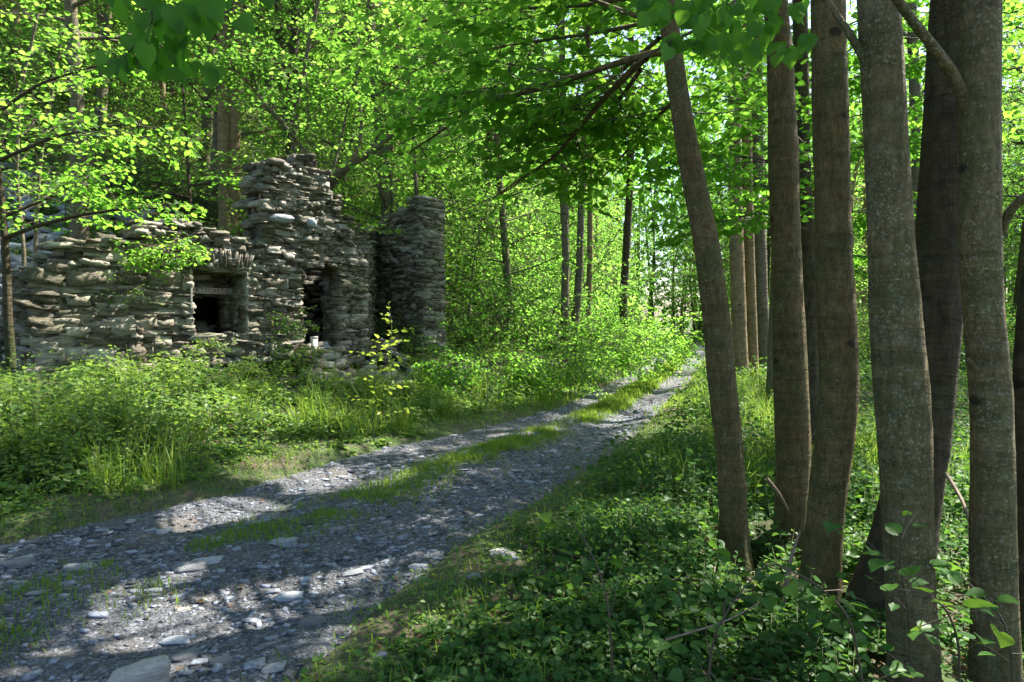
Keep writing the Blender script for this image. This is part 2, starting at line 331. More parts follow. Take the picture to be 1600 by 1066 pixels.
def track_h(x, y):
    l = xl(y); r = xr(y); u = (x - (l + r) / 2) / ((r - l) / 2)
    return (0.004 - .035 * np.exp(-((np.abs(u) - .55) / .2) ** 2) + .03 * np.exp(-(u / .25) ** 2)
            + .03 * fbm(x * 1.2, y * 1.2, 31, 3) + .014 * fbm(x * 6, y * 6, 35, 3) - .25 * sstep(.98, 1.3, np.abs(u)))
ys = np.concatenate([np.linspace(-8, 2, 60, endpoint=False), np.linspace(2, 12, 330, endpoint=False), np.geomspace(12, 85, 260)])
us = np.linspace(-1.3, 1.3, 150); YY = np.repeat(ys[:, None], 150, 1); l = xl(YY); r = xr(YY)
XX = (l + r) / 2 + us[None, :] * (r - l) / 2
V, Q = grid_mesh(XX, YY, track_h(XX, YY)); mb = MB(); mb.add(V, Q=Q)
tag(mb.build("dirt_track", M["track"], smooth=True), "slate gravel track curving away between the trees", "track", kind="structure")
def surf(x, y): return np.maximum(terrain(x, y), track_h(x, y))

# ------------------------------------------------------------------ leaves, blades, twigs
def leaves(mb, P, D, Nn, S, rnd, mat=0, kind=0, fold=.22, width=1.0):
    """kind 0: six-point leaf; 1: rounder heart-shaped leaf with a finer outline"""
    n = len(P)
    if n == 0: return
    D = norm(D); W = norm(np.cross(D, Nn)); U = np.cross(W, D)
    if kind == 0:
        t = np.array([[0, 0, 0], [.40, .30, fold * .5], [.32, .68, fold * .4], [0, 1, -.10], [-.32, .68, fold * .4], [-.40, .30, fold * .5]])
        q = np.array([[0, 1, 2, 3], [0, 3, 4, 5]])
    elif kind == 2:
        t = np.array([[0, 0, 0], [.22, .35, fold * .4], [.19, .65, fold * .3], [0, 1, -.15], [-.19, .65, fold * .3], [-.22, .35, fold * .4]])
        q = np.array([[0, 1, 2, 3], [0, 3, 4, 5]])
    else:
        t = np.array([[0, .06, 0], [.20, -.06, .05], [.42, .08, fold * .5], [.50, .33, fold * .55], [.42, .58, fold * .4], [.24, .80, fold * .15], [0, 1.06, -.14],
                      [-.24, .80, fold * .15], [-.42, .58, fold * .4], [-.50, .33, fold * .55], [-.42, .08, fold * .5], [-.20, -.06, .05], [0, .5, -.03]])
        q = np.array([[0, 1, 2, 12], [12, 2, 3, 4], [12, 4, 5, 6], [12, 6, 7, 8], [12, 8, 9, 10], [12, 10, 11, 0]])
    t = t * np.array([width, 1, 1]); k = len(t)
    V = P[:, None, :] + S[:, None, None] * (t[None, :, 0, None] * W[:, None, :] + t[None, :, 1, None] * D[:, None, :] + t[None, :, 2, None] * U[:, None, :])
    Q = (q[None] + (np.arange(n) * k)[:, None, None]).reshape(-1, 4)
    mb.add(V.reshape(-1, 3), Q=Q, rnd=np.repeat(np.broadcast_to(rnd, (n,)), k), mat=mat)

# gaps of the canopy through which sun reaches the ground: (x, y, rx, ry, rotation) on z = 0
GAPS = []
def gap_px(px, py, rx, ry, rot=0.0, z=0.0):
    Y = (EYE - z) * F / (py - HZ); GAPS.append(((px - CX) / F * Y, Y, rx, ry, rot, z))
def sun_keep(P, gaps=None):
    keep = np.ones(len(P), bool)
    for (gx_, gy_, rx, ry, rot, z) in (gaps or GAPS):
        k = (P[:, 2] - z) / SUN[2]; qx = P[:, 0] - SUN[0] * k - gx_; qy = P[:, 1] - SUN[1] * k - gy_
        c, s = math.cos(rot), math.sin(rot); rx = rx + .05; ry = ry + .05; a = (qx * c + qy * s) / rx; b = (-qx * s + qy * c) / ry
        wob = .35 * fbm(qx * 3 + gx_, qy * 3, 77, 2)
        keep &= ~((a * a + b * b + wob < 1) & (P[:, 2] > z + 1.0))
    return keep

class Spray:
    """limbs, branches and twigs as tubes; leaves gathered along the twigs"""
    def __init__(s, rng): s.rng = rng; s.wood = MB(); s.t0 = []; s.td = []; s.tl = []
    def grow(s, p, d, L, r, level, droop=.25, flat=.8, nch=7, segs=5, tubes=True):
        rng = s.rng; d = norm(d); P = [p]; q = np.array(p, float); dd = d.copy()
        for i in range(segs):
            dd = norm(dd + rng.normal(0, .09, 3) + np.array([0, 0, -droop * .12])); q = q + dd * L / segs; P.append(q.copy())
        P = np.array(P)
        if tubes and r > .0012: tube(s.wood, P, np.linspace(r, r * .3, len(P)), 3 if r < .012 else (5 if r < .03 else 8), rnd=.5, cap=False)
        if level == 0:
            s.t0.append(P[0]); s.td.append(P[-1] - P[0]); s.tl.append(L); return P
        for i in range(nch):
            f = .18 + .8 * (i + rng.uniform(0, .8)) / nch; k = f * segs; a = int(min(k, segs - 1e-6)); b = k - a
            pt = P[a] * (1 - b) + P[a + 1] * b; t = norm(P[a + 1] - P[a]); sd = norm(np.cross(t, [0, 0, 1.]) + 1e-6)
            sg = 1 if i % 2 else -1; ang = math.radians(rng.uniform(38, 65))
            v = t * math.cos(ang) + sd * sg * math.sin(ang) + np.array([0, 0, 1.]) * rng.normal(0, 1) * (1 - flat)
            s.grow(pt, v, L * rng.uniform(.38, .6) * (1.15 - f * .65), r * .45, level - 1, droop, flat, nch, max(2, segs - 1), tubes)
        s.t0.append(P[-2]); s.td.append(P[-1] - P[-2]); s.tl.append(L / segs)
        return P
    def leafarr(s, spacing, size, jitter=.5, down=.25, keep=None):
        rng = s.rng; T0 = np.array(s.t0); TD = np.array(s.td); TL = np.linalg.norm(TD, axis=1)
        n = np.maximum(2, (TL / spacing).astype(int)); idx = np.repeat(np.arange(len(n)), n)
        k = np.concatenate([np.arange(a) for a in n]); f = (k + rng.uniform(.2, 1, len(k))) / n[idx]
        P = T0[idx] + TD[idx] * f[:, None]; t = norm(TD[idx]); sd = norm(np.cross(t, [0, 0, 1.]) + 1e-6) * np.where(k % 2, 1, -1)[:, None]
        D = t * rng.uniform(.2, .9, len(k))[:, None] + sd * rng.uniform(.5, 1, len(k))[:, None] + rng.normal(0, .2, (len(k), 3)); D[:, 2] -= down
        U = np.array([0, 0, 1.]) + rng.normal(0, jitter, (len(k), 3)); S = size * rng.uniform(.6, 1.2, len(k))
        P = P + norm(D) * .3 * size
        rn = np.clip(rng.normal(.5, .22, len(k)), 0, 1)
        if keep is not None:
            m = keep(P); P, D, U, S, rn = P[m], D[m], U[m], S[m], rn[m]
        return P, D, U, S, rn

# ------------------------------------------------------------------ stones
def cube_surface(k=3):
    pts = {}; V = []; Q = []
    g = np.linspace(-1, 1, k + 1)
    def vid(p):
        key = tuple(np.round(p, 4))
        if key not in pts: pts[key] = len(V); V.append(p)
        return pts[key]
    for ax in range(3):
        for sg in (-1, 1):
            for i in range(k):
                for j in range(k):
                    c = []
                    for (a, b) in ((i, j), (i + 1, j), (i + 1, j + 1), (i, j + 1)):
                        p = [0, 0, 0]; p[ax] = sg; p[(ax + 1) % 3] = g[a]; p[(ax + 2) % 3] = g[b]; c.append(vid(tuple(p)))
                    Q.append(c if sg > 0 else c[::-1])
    return np.array(V, float), np.array(Q)
CV, CQ = cube_surface(3); CV2, CQ2 = cube_surface(7)
def stones(mb, C, DIM, T, Nv, rng, rnd=None, hard=.55, jit=.16, tilt=.05, mat=0, tpl=None, jv=.28):
    """batch of irregular stones: centres C, half sizes DIM (along T, along Nv, up)"""
    tv, tq = tpl or (CV, CQ)
    n = len(C)
    if n == 0: return
    C = np.asarray(C, float); DIM = np.asarray(DIM, float); T = norm(np.broadcast_to(T, (n, 3)) + rng.normal(0, tilt, (n, 3))); Nv = np.broadcast_to(Nv, (n, 3))
    U = norm(np.cross(T, Nv)); U = np.where(U[:, 2:3] < 0, -U, U); W = norm(np.cross(U, T))
    sph = norm(tv); base = tv * hard + sph * (1 - hard) * 1.15
    B = base[None] * np.ones((n, 1, 1))
    fr = rng.uniform(1.2, 2.4, (n, 1, 3)); ph = rng.uniform(0, 6.28, (n, 1, 3))
    B = B + jit * np.sin(B[..., [1, 2, 0]] * fr + ph) + jit * .6 * np.sin(B[..., [2, 0, 1]] * fr * 1.9 + ph * 2) + rng.normal(0, jit * jv, B.shape)
    B[..., 2] *= 1 - .15 * np.abs(B[..., 0]) ** 2 * rng.uniform(0, 1, (n, 1))
    B = B * DIM[:, None, :]
    V = C[:, None, :] + B[..., 0:1] * T[:, None, :] + B[..., 1:2] * W[:, None, :] + B[..., 2:3] * U[:, None, :]
    Q = (tq[None] + (np.arange(n) * len(tv))[:, None, None]).reshape(-1, 4)
    r = rng.uniform(0, 1, n) if rnd is None else rnd
    mb.add(V.reshape(-1, 3), Q=Q, rnd=np.repeat(r, len(tv)), mat=mat)
def box(mb, lo, hi, org, t, nrm_, rnd=.5, mat=0):
    o = np.asarray(org, float); t = np.asarray(t, float); nn = np.asarray(nrm_, float); z = np.array([0, 0, 1.])
    V = [o + t * s + nn * d + z * h for h in (lo[2], hi[2]) for s, d in ((lo[0], lo[1]), (hi[0], lo[1]), (hi[0], hi[1]), (lo[0], hi[1]))]
    mb.add(V, Q=[[0, 3, 2, 1], [4, 5, 6, 7], [0, 1, 5, 4], [1, 2, 6, 5], [2, 3, 7, 6], [3, 0, 4, 7]], rnd=rnd, mat=mat)

def lay_wall(p0, p1, thick, zb, top, holes, rng, big=lambda s: 1.0, side=1, sidestones=True, bulge=lambda s, z: 0.0, back=True, ends=(True, True)):
    """dry-stone wall from p0 to p1; outward normal is to the right of p0->p1; top(s) absolute height; holes = [(s0,s1,z0,z1)]"""
    mb = MB(); p0 = np.array([p0[0], p0[1], 0.]); p1 = np.array([p1[0], p1[1], 0.]); L = np.linalg.norm(p1 - p0); t = (p1 - p0) / L
    n = np.array([t[1], -t[0], 0.]) * side
    C = []; Dm = []; zmax = max(top(s) for s in np.linspace(0, L, 60))
    layers = [(0.0, 1)] + ([(-thick, -1)] if back else [])
    for off, sg in layers:
        z = zb - .1
        while z < zmax + .05:
            hc = rng.uniform(.038, .088) * (1.0 if rng.random() > .14 else 1.7) * (.8 + .25 * big(.3))
            zc = z + hc / 2
            iv = [(0 - rng.uniform(-.04, .05), L + rng.uniform(-.04, .05))]
            for (a, b, c, d) in holes:
                if c < zc < d:
                    nv = []
                    for (s0, s1) in iv:
                        if a > s0 + .02: nv.append((s0, min(a, s1)))
                        if b < s1 - .02: nv.append((max(b, s0), s1))
                    iv = nv
            for (s0, s1) in iv:
                s = s0
                while s < s1 - .03:
                    bg_ = big(s); ln = rng.uniform(.10, .36) ** 1.0 * bg_ * (1.25 if rng.random() < .3 else .9)
                    if s + ln > s1 - .09: ln = s1 - s
                    sc = s + ln / 2; hcs = hc * (.85 + .15 * bg_)
                    if zc < top(min(max(sc, 0), L)):
                        dp = rng.uniform(.13, .2)
                        pr = rng.normal(0, .022) + bulge(sc, zc) * (1 if sg > 0 else 0)
                        zz = zc + .022 * math.sin(sc * 2.3 + z * 1.7) + rng.normal(0, .006)
                        c = p0 + t * sc + n * (off + sg * (pr - dp)) + np.array([0, 0, zz])
                        C.append(c); Dm.append((ln * .54, dp, hcs * .68))
                        if bg_ < 1.3 and rng.random() < .18:   # a thin split instead of one block
                            Dm[-1] = (ln * .54, dp, hcs * .38); C[-1] = c + np.array([0, 0, hc * .25]); C.append(c - np.array([0, 0, hc * .25]) + t * rng.normal(0, .02) + n * rng.normal(0, .012)); Dm.append((ln * .5, dp, hcs * .34))
                    s += ln
            z += hc
    stones(mb, C, Dm, t, n, rng, hard=.95, jit=.14, tilt=.05, jv=.55)
    # stones across both ends
    C = []; Dm = []
    for e, (pe, se) in enumerate(((p0, -1), (p1, 1))):
        if not ends[e]: continue
        z = zb - .1; th = top(0 if e == 0 else L)
        while z < th:
            hc = rng.uniform(.06, .13); s = .02
            while s < thick - .02:
                ln = min(rng.uniform(.15, .4), thick - s); 
                C.append(pe + t * se * (-.14 + rng.normal(0, .02)) - n * (s + ln / 2) + np.array([0, 0, z + hc / 2])); Dm.append((ln * .54, .17, hc * .6)); s += ln
            z += hc
    if C: stones(mb, C, Dm, n, t, rng, hard=.62, jit=.15, tilt=.035)
    # dark inner core slabs, added to block light through the joints
    ns = max(4, int(L / .11)); ds = L / ns
    for i in range(ns):
        s0 = i * ds; sc = s0 + ds / 2; tp = top(sc) - .1; z0 = zb - .3
        segs = [(z0, tp)]
        for (a, b, c, d) in holes:
            if s0 + ds > a - .06 and s0 < b + .06:
                nv = []
                for (q0, q1) in segs:
                    if c - .06 > q0: nv.append((q0, min(c - .06, q1)))
                    if d + .06 < q1: nv.append((max(d + .06, q0), q1))
                segs = nv
        for (q0, q1) in segs:
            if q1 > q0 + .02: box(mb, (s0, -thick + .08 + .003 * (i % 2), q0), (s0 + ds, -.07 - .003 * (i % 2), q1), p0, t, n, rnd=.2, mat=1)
    # flat cap stones along the broken top
    C = []; Dm = []; s = .1
    while s < L - .05:
        ln = rng.uniform(.16, .4) * big(s)
        for w in np.arange(.15, thick, .28):
            C.append(p0 + t * (s + rng.normal(0, .05)) - n * (w + rng.normal(0, .04)) + np.array([0, 0, top(s) - .03 + rng.normal(0, .03)])); Dm.append((ln * .5, .17, rng.uniform(.03, .06)))
        s += ln * .75
    stones(mb, C, Dm, t, n, rng, hard=.6, jit=.18, tilt=.12)
    return mb, p0, t, n, L

# ------------------------------------------------------------------ the ruin
rr = np.random.default_rng(3)
RB = np.array([-2.66, 12.58]); ruin_org = (A0[0], A0[1], .55)
ruin = empty("ruined_stone_house", ruin_org)
tag(ruin, "roofless dry stone house ruin with broken gable, window and doorway", "ruin")
def sprof(px): # distance along the facade line of the photograph's column px
    k = (px - CX) / F; return (k * A0[1] - A0[0]) / (AD[0] - k * AD[1])
def zprof(px, py):
    s = sprof(px); Y = A0[1] + s * AD[1]; return at(px, py, Y)[2]
prof = [(42, 500), (58, 470), (84, 400), (100, 378), (170, 374), (205, 385), (226, 352), (245, 346), (325, 352), (345, 364), (400, 376), (409, 372), (411, 262), (425, 252), (455, 254), (470, 244), (492, 246),
        (508, 262), (516, 285), (536, 330), (556, 372), (568, 400), (576, 455)]
PS = np.array([sprof(a) for a, b in prof]); PZ = np.array([zprof(a, b) for a, b in prof])
def top_f(s): return float(np.interp(s, PS, PZ)) + .035 * math.sin(s * 19) + .03 * math.sin(s * 41)
w0, w1, wz0, wz1 = sprof(302), sprof(384), zprof(343, 527), zprof(343, 421)
d0, d1, dz1 = sprof(474), sprof(531), zprof(500, 418)
holes = [(w0, w1, wz0, wz1), (d0, d1, -1, dz1)]
big_f = lambda s: 1.4 - .68 * float(sstep(.9, 2.1, s))
bul = lambda s, z: (.16 * float(sstep(1.45, 1.25, s)) * float(sstep(1.75, 1.45, z))) + .10 * float(sstep(1.35, .6, z))
mb, fp0, ft, fn, fL = lay_wall(A0 - AD * .12, RB, .62, .45, lambda s: top_f(s - .12), [(a + .12, b + .12, c, d) for a, b, c, d in holes], rr, big_f, bulge=bul)
fp0s = fp0 + ft * .12
mats = [M["stone"], M["core"]]
mb.build("facade_wall", mats, ruin, origin=ruin_org)
# left return wall, running back up the slope
pA = A0 - AD * .12; pL = pA + np.array([-AD[1], AD[0]]) * 2.6
mb, *_ = lay_wall(pL, pA + np.array([-AD[1], AD[0]]) * .45, .55, .5, lambda s: 1.5 + .85 * float(sstep(0, 2.2, s)) + .05 * math.sin(s * 9), [], rr, lambda s: 1.5, ends=(True, False))
mb.build("side_wall", mats, ruin, origin=ruin_org)
# far side wall and end wall right of the gable
PC = np.array([-2.98, 15.0]); PE = np.array([-1.80, 13.9])
mb, *_ = lay_wall(RB + np.array([-.15, .55]), PC, .5, .5, lambda s: 2.7 + .42 * s + .05 * math.sin(s * 8), [], rr, lambda s: .8, ends=(False, True))
mb.build("rear_wall", mats, ruin, origin=ruin_org)
def top_e(s):
    return float(np.interp(s, [0, .3, .7, 1.05, 1.15, 1.4, 1.7], [3.55, 3.8, 3.85, 3.88, 4.12, 4.12, 3.9])) + .04 * math.sin(s * 17)
mb, *_ = lay_wall(PC, PE, .55, .35, top_e, [], rr, lambda s: .8)
mb.build("end_wall", mats, ruin, origin=ruin_org)
# inner wall behind the window with its small dark opening, and a closed box added behind to keep it dark
def fw(s, d, z): return fp0s + ft * s + fn * d + np.array([0, 0, z])
wi = w1 - w0
def plane(px, py, d):
    B = A0 + fn[:2] * d; k = (px - CX) / F; s_ = (k * B[1] - B[0]) / (AD[0] - k * AD[1]); return s_, at(px, py, B[1] + s_ * AD[1])[2]
ih0, iz1 = plane(303, 457, -.62); ih1, iz0 = plane(353, 524, -.62); ih0 -= .12
ip0 = (fp0s + ft * (w0 - .5) + fn * -.62)
mb2, *_ = lay_wall(ip0[:2], (fp0s + ft * (w1 + .35) + fn * -.62)[:2], .3, .5, lambda s: wz1 + .12, [(ih0 - w0 + .5, ih1 - w0 + .5, iz0, iz1)], rr, lambda s: .8, ends=(False, False), back=False)
mb2.build("inner_wall", mats, ruin, origin=ruin_org)
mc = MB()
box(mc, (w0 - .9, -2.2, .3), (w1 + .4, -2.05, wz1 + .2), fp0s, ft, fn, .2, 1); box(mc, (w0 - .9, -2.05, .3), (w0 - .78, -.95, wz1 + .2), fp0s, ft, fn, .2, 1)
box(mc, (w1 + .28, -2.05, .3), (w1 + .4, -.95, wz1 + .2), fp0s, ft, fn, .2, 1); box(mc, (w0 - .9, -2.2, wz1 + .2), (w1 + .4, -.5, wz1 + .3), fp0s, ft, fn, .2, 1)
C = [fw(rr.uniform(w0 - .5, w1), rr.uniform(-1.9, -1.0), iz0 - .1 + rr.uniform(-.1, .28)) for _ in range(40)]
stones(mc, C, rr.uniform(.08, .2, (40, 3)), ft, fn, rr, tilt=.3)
box(mc, (d0 - .5, -1.6, .2), (d1 + .5, -1.45, dz1 + .25), fp0s, ft, fn, .2, 1); C = [fw(rr.uniform(d0 - .3, d1 + .4), rr.uniform(-1.5, -1.3), rr.uniform(.4, dz1 + .1)) for _ in range(260)]; stones(mc, C, rr.uniform(.04, .15, (260, 3)) * [1.3, .8, .5], ft, fn, rr, tilt=.05)  # backing slab faced with stones, added to darken the doorway
mc.build("dark_backing", mats, ruin, origin=ruin_org)
# fan of thin upright slates over the window
ma = MB(); C = []; Dm = []; TT = []; NN = []
na = 27
for i in range(na):
    f = i / (na - 1) - .5; s = (w0 + w1) / 2 + f * (wi + .18); zc = wz1 + .15 + .07 * math.cos(f * math.pi) - .03
    a = f * -.55; tt = ft * math.cos(a) + np.array([0, 0, math.sin(a)]); C.append(fw(s, .02 - .16 + rr.normal(0, .012), zc + rr.normal(0, .012))); Dm.append((.021, .18, .13 + rr.uniform(-.02, .035))); TT.append(tt); NN.append(fn)
stones(ma, C, Dm, np.array(TT), np.array(NN), rr, hard=.8, jit=.1, tilt=.03)
stones(ma, [fw((w0 + w1) / 2, -.25, wz1 + .01)], [(wi / 2 + .05, .24, .03)], ft, fn, rr, hard=.85, jit=.05, tilt=.01)
ma.build("window_arch", mats, ruin, origin=ruin_org)
# timber window frame inside the opening: head board with red letters, post
wf = MB(); box(wf, (ih0 - .05, -.58, iz1 - .02), (ih1 + .12, -.50, iz1 + .075), fp0s, ft, fn); head = wf.build("window_frame", M["white"], ruin, origin=ruin_org)
wp = MB(); box(wp, (ih1 - .035, -.575, iz0 - .05), (ih1 + .035, -.505, iz1 - .022), fp0s, ft, fn); wp.build("frame_post", M["mossy_wood"], head)
tcu = bpy.data.curves.new("lettering", 'FONT'); tcu.body = "A LEGARDE"; tcu.size = .092; tcu.extrude = .002; tcu.align_x = 'CENTER'; tcu.align_y = 'CENTER'; tcu.space_character = 1.12
tob = bpy.data.objects.new("lettering_curve", tcu); COL.objects.link(tob); bpy.context.view_layer.update()
tme = bpy.data.meshes.new_from_object(tob.evaluated_get(bpy.context.evaluated_depsgraph_get())); bpy.data.objects.remove(tob); tme.materials.clear(); tme.materials.append(M["red"])
to = bpy.data.objects.new("lettering", tme); COL.objects.link(to); to.parent = head
tp = fw((plane(306, 450, -.5)[0] + plane(356, 450, -.5)[0]) / 2, -.496, iz1 + .028) - np.array(ruin_org); to.location = tuple(tp); to.rotation_euler = (math.radians(90), 0, math.atan2(ft[1], ft[0]))
# pale plaster strips on both jambs, sunlight on the left put into the colour
for s_, nm in ((w0 - .028, "jamb"), (w1 + .028, "jamb")):
    j = MB(); zz = np.linspace(wz0 - .02, wz1 - .01, 12)
    stones(j, [fw(s_, -.10, (wz0 + wz1) / 2)], [(.017, .12, (wz1 - wz0) / 2)], np.array([0, 0, 1.]) * .0001 + ft, fn, rr, rnd=np.array([.8]), hard=1.0, jit=.03, tilt=.003, tpl=(CV2, CQ2))
    j.build(nm, [M["plaster"]], ruin, origin=ruin_org)
# sill
ms = MB(); stones(ms, [fw(w0 + .22, -.2, wz0 + .0), fw(w0 + .55, -.24, wz0 - .02)], [(.26, .28, .05), (.24, .26, .05)], ft, fn, rr, hard=.6, tilt=.05)
ms.build("window_sill", mats, ruin, origin=ruin_org)
# the two pale boulders set in the gable
for (px, py, w_, h_) in ((487, 349, .085, .075), (442, 342, .19, .07)):
    b = MB(); s_ = sprof(px); z_ = zprof(px, py); stones(b, [fw(s_, .0, z_)], [(w_, .12, h_)], ft, fn, rr, rnd=np.array([.9]), hard=.15, jit=.08, tpl=(CV2, CQ2))
    bo = b.build("wall_boulder", [M["stone_plain"]], ruin, smooth=True, origin=ruin_org); bo["label"] = "smooth rounded pale boulder set among flat slates of the gable"

# rubble, slabs, planks and post by the doorway
mrb = MB(); C = []; Dm = []
for _ in range(240):
    s = rr.uniform(d0 - .45, fL + .5); d = rr.uniform(-.7, 1.1); z = tz(*(fw(s, d, 0)[:2])) + .5 * max(0, 1 - abs(d + .1) / 1.0) * rr.uniform(.3, 1)
    C.append(fw(s, d, z)); k = rr.uniform(.6, 1.3); Dm.append((.13 * k, .09 * k, .045 * k))
stones(mrb, C, Dm, ft, fn, rr, tilt=.35)
tag(mrb.build("rubble", [M["stone"]]), "heap of fallen slates spilling out of the doorway", "rubble", kind="stuff")
mrb = MB(); C = []; Dm = []
for _ in range(420):
    x = rr.uniform(-13, -7.3); y = rr.uniform(10.5, 17); C.append((x, y, tz(x, y) + rr.uniform(0, .08))); k = rr.uniform(.5, 1.6); Dm.append((.2 * k, .14 * k, .06 * k))
stones(mrb, C, Dm, ft, fn, rr, tilt=.35)
tag(mrb.build("scree", [M["stone_plain"]]), "sunlit scree of flat stones on the slope left of the ruin", "scree", kind="stuff")
def single(name, build, loc, label, cat, mat, group=None, smooth=False, rz=0):
    m_ = MB(); build(m_); o = m_.build(name, mat, smooth=smooth); o.location = tuple(float(v) for v in loc); o.rotation_euler = (0, 0, rz); return tag(o, label, cat, group)
p = at(491, 575, 11.75)
def bpost(m_):
    box(m_, (-.045, -.045, -.15), (.045, .045, .52), (0, 0, 0), (1, 0, 0), (0, 1, 0)); box(m_, (-.05, -.05, .521), (.05, .05, .54), (0, 0, 0), (1, 0, 0), (0, 1, 0))
single("door_post", bpost, p, "short white painted post stump at the left foot of the ruin doorway", "post", M["white"], rz=.8)
p = at(506, 575, 12.1)
def bslab(m_):
    a = np.linspace(0, math.pi, 15); P = np.stack([.16 * np.cos(a), np.zeros(15), .16 + .32 * np.sin(a)], -1); P = np.vstack([[[.17, 0, -.1]], P, [[-.17, 0, -.1]]]); n_ = len(P)
    P = P + np.random.default_rng(5).normal(0, .006, P.shape) * [1, 0, 1]
    c0 = P.mean(0); Vv = np.vstack([P + [0, -.04, 0], P + [0, .04, 0], [c0 + [0, -.045, 0]], [c0 + [0, .045, 0]]]); i = np.arange(n_); j = (i + 1) % n_
    m_.add(Vv, Q=np.stack([i, i + n_, j + n_, j], -1), T=np.vstack([np.stack([i, j, np.full(n_, 2 * n_)], -1), np.stack([j + n_, i + n_, np.full(n_, 2 * n_ + 1)], -1)]), rnd=.6)
single("standing_slab", bslab, p, "round-topped grey slab standing upright inside the ruin doorway", "slab", M["stone_plain"], rz=.5)
for i, (a, b, lab) in enumerate(((at(512, 547, 12.3), at(560, 596, 11.9), "long grey plank slanting down the rubble below the doorway"), (at(497, 556, 11.9), at(528, 578, 11.7), "short grey plank lying beside the white post stump"))):
    d = b - a; Lh = np.linalg.norm(d)
    def bpl(m_, d=d, Lh=Lh):
        t_ = d / Lh; s_ = norm(np.cross(t_, [0, 0, 1.])); u_ = np.cross(s_, t_)
        V = [t_ * x + s_ * y + u_ * z for z in (-.015, .015) for x, y in ((0, -.06), (Lh, -.055), (Lh, .06), (0, .055))]
        m_.add(V, Q=[[0, 3, 2, 1], [4, 5, 6, 7], [0, 1, 5, 4], [1, 2, 6, 5], [2, 3, 7, 6], [3, 0, 4, 7]])
    single("plank", bpl, a + np.array([0, 0, .03]), lab, "plank", M["plank"])

# ------------------------------------------------------------------ trunks of the foreground
def trunk_mesh(pts, rad, mat, root, name="trunk", sides=36, rough=.07, seed=0, flare=.45, org=None, step=.045, scars=0):
    """pts in world from the base up; base flares into roots"""
    P, R = smooth_path(pts, rad, step); z0 = P[0][2]
    h = P[:, 2] - z0; R = .93 * R * (1 + flare * np.exp(-h / .20))
    if scars:
        rg = np.random.default_rng(seed + 70)
        for _ in range(scars):
            hs = rg.uniform(.3, h.max()); R = R * (1 + rg.uniform(.01, .045) * np.exp(-((h - hs) / rg.uniform(.03, .09)) ** 2))
    m_ = MB(); tube(m_, P, R, sides, rough=rough, seed=seed)
    V = m_.v[0].reshape(len(P), sides, 3); a = np.linspace(0, 2 * math.pi, sides, endpoint=False)
    lob = 1 + .5 * flare * np.exp(-h / .15)[:, None] * np.sin(a * 5 + seed)[None, :]
    m_.v[0] = (P[:, None, :] + (V - P[:, None, :]) * lob[..., None]).reshape(-1, 3)
    return m_.build(name, mat, root, smooth=True, origin=org)
def img_path(cols, Y, ext=None):
    """cols: (px, py, width px[, Y]) from the base up"""
    P = []; R = []
    for c in cols:
        y_ = c[3] if len(c) > 3 else Y; P.append(at(c[0], c[1], y_)); R.append(c[2] / 2 / F * y_)
    if ext:
        for (dx, dy, dz, r) in ext: P.append(P[-1] + np.array([dx, dy, dz])); R.append(r)
    return np.array(P), np.array(R)

# sun gaps on the track, verge and undergrowth (seen as light patches in the photograph)
gap_px(180, 965, .30, .12, 1.0); gap_px(370, 985, .25, .10, 1.0); gap_px(250, 975, .50, .15, 1.0); gap_px(120, 1020, .36, .16, .9); gap_px(330, 945, .42, .13, 1.0); gap_px(440, 920, .34, .12, .9); gap_px(230, 922, .36, .12, .9); gap_px(540, 905, .3, .10, .8)
gap_px(40, 1050, .16, .12, .5); gap_px(235, 1045, .14, .14, 0); gap_px(672, 985, .14, .09, .6)
gap_px(620, 722, .75, .30, .3); gap_px(560, 755, .5, .18, .5); gap_px(700, 700, .5, .2, .3); gap_px(930, 655, .9, .55, .6); gap_px(820, 675, .5, .4, .6); gap_px(740, 740, .3, .2, .6)
gap_px(900, 620, .8, 1.0, .6); gap_px(1000, 600, 1.0, 1.2, .7); gap_px(1040, 568, 1.2, 2, .7); gap_px(1060, 640, .5, .8, .7); gap_px(1010, 690, .3, .5, .7); gap_px(1130, 610, .8, 1.2, .5)
gap_px(1050, 700, .7, .6, .5, -.1); gap_px(980, 770, .3, .25, .5, -.1); gap_px(1200, 690, .8, .7, .5, -.3); gap_px(1330, 760, .5, .5, .5, -.3)
for a_ in ((60, 640, .9, .6), (200, 620, .8, .6), (330, 640, 1.0, .8), (450, 640, 1.0, .8), (540, 660, .9, .7), (420, 700, .5, .4), (620, 640, .6, .7), (700, 600, .7, .8), (800, 590, .7, .9), (230, 690, .35, .25), (120, 585, .8, .8), (290, 560, .6, .5)):
    gap_px(a_[0], a_[1], a_[2], a_[3], .4, .5)
GR = np.random.default_rng(55); out = []
for g in GAPS:
    if max(g[2], g[3]) > .5:
        for _ in range(int(8 + 20 * g[2] * g[3])):
            a_, q_ = GR.uniform(0, 6.28), math.sqrt(GR.uniform(0, 1)); out.append((g[0] + math.cos(a_) * q_ * g[2], g[1] + math.sin(a_) * q_ * g[3], GR.uniform(.18, .5), GR.uniform(.12, .32), GR.uniform(0, 3.1), g[5]))
    else: out.append(g)
GAPS = out
for i_ in range(16):
    s_ = GR.uniform(.1, 3.4); GAPS.append((A0[0] + AD[0] * s_, A0[1] + AD[1] * s_, GR.uniform(.12, .32), GR.uniform(.10, .28), GR.uniform(0, 3), GR.uniform(.8, 3.2)))
GAPS.append((-5.1, 10.2, .55, .55, 0, 1.6)); GAPS.append((-6.0, 9.2, .55, .5, 0, 1.2)); GAPS.append((-4.9, 10.3, .3, .3, 0, 2.5)); GAPS.append((-3.8, 11.4, .3, .25, 0, .9)); GAPS.append((-3.7, 11.6, .3, .3, 0, 3.0))

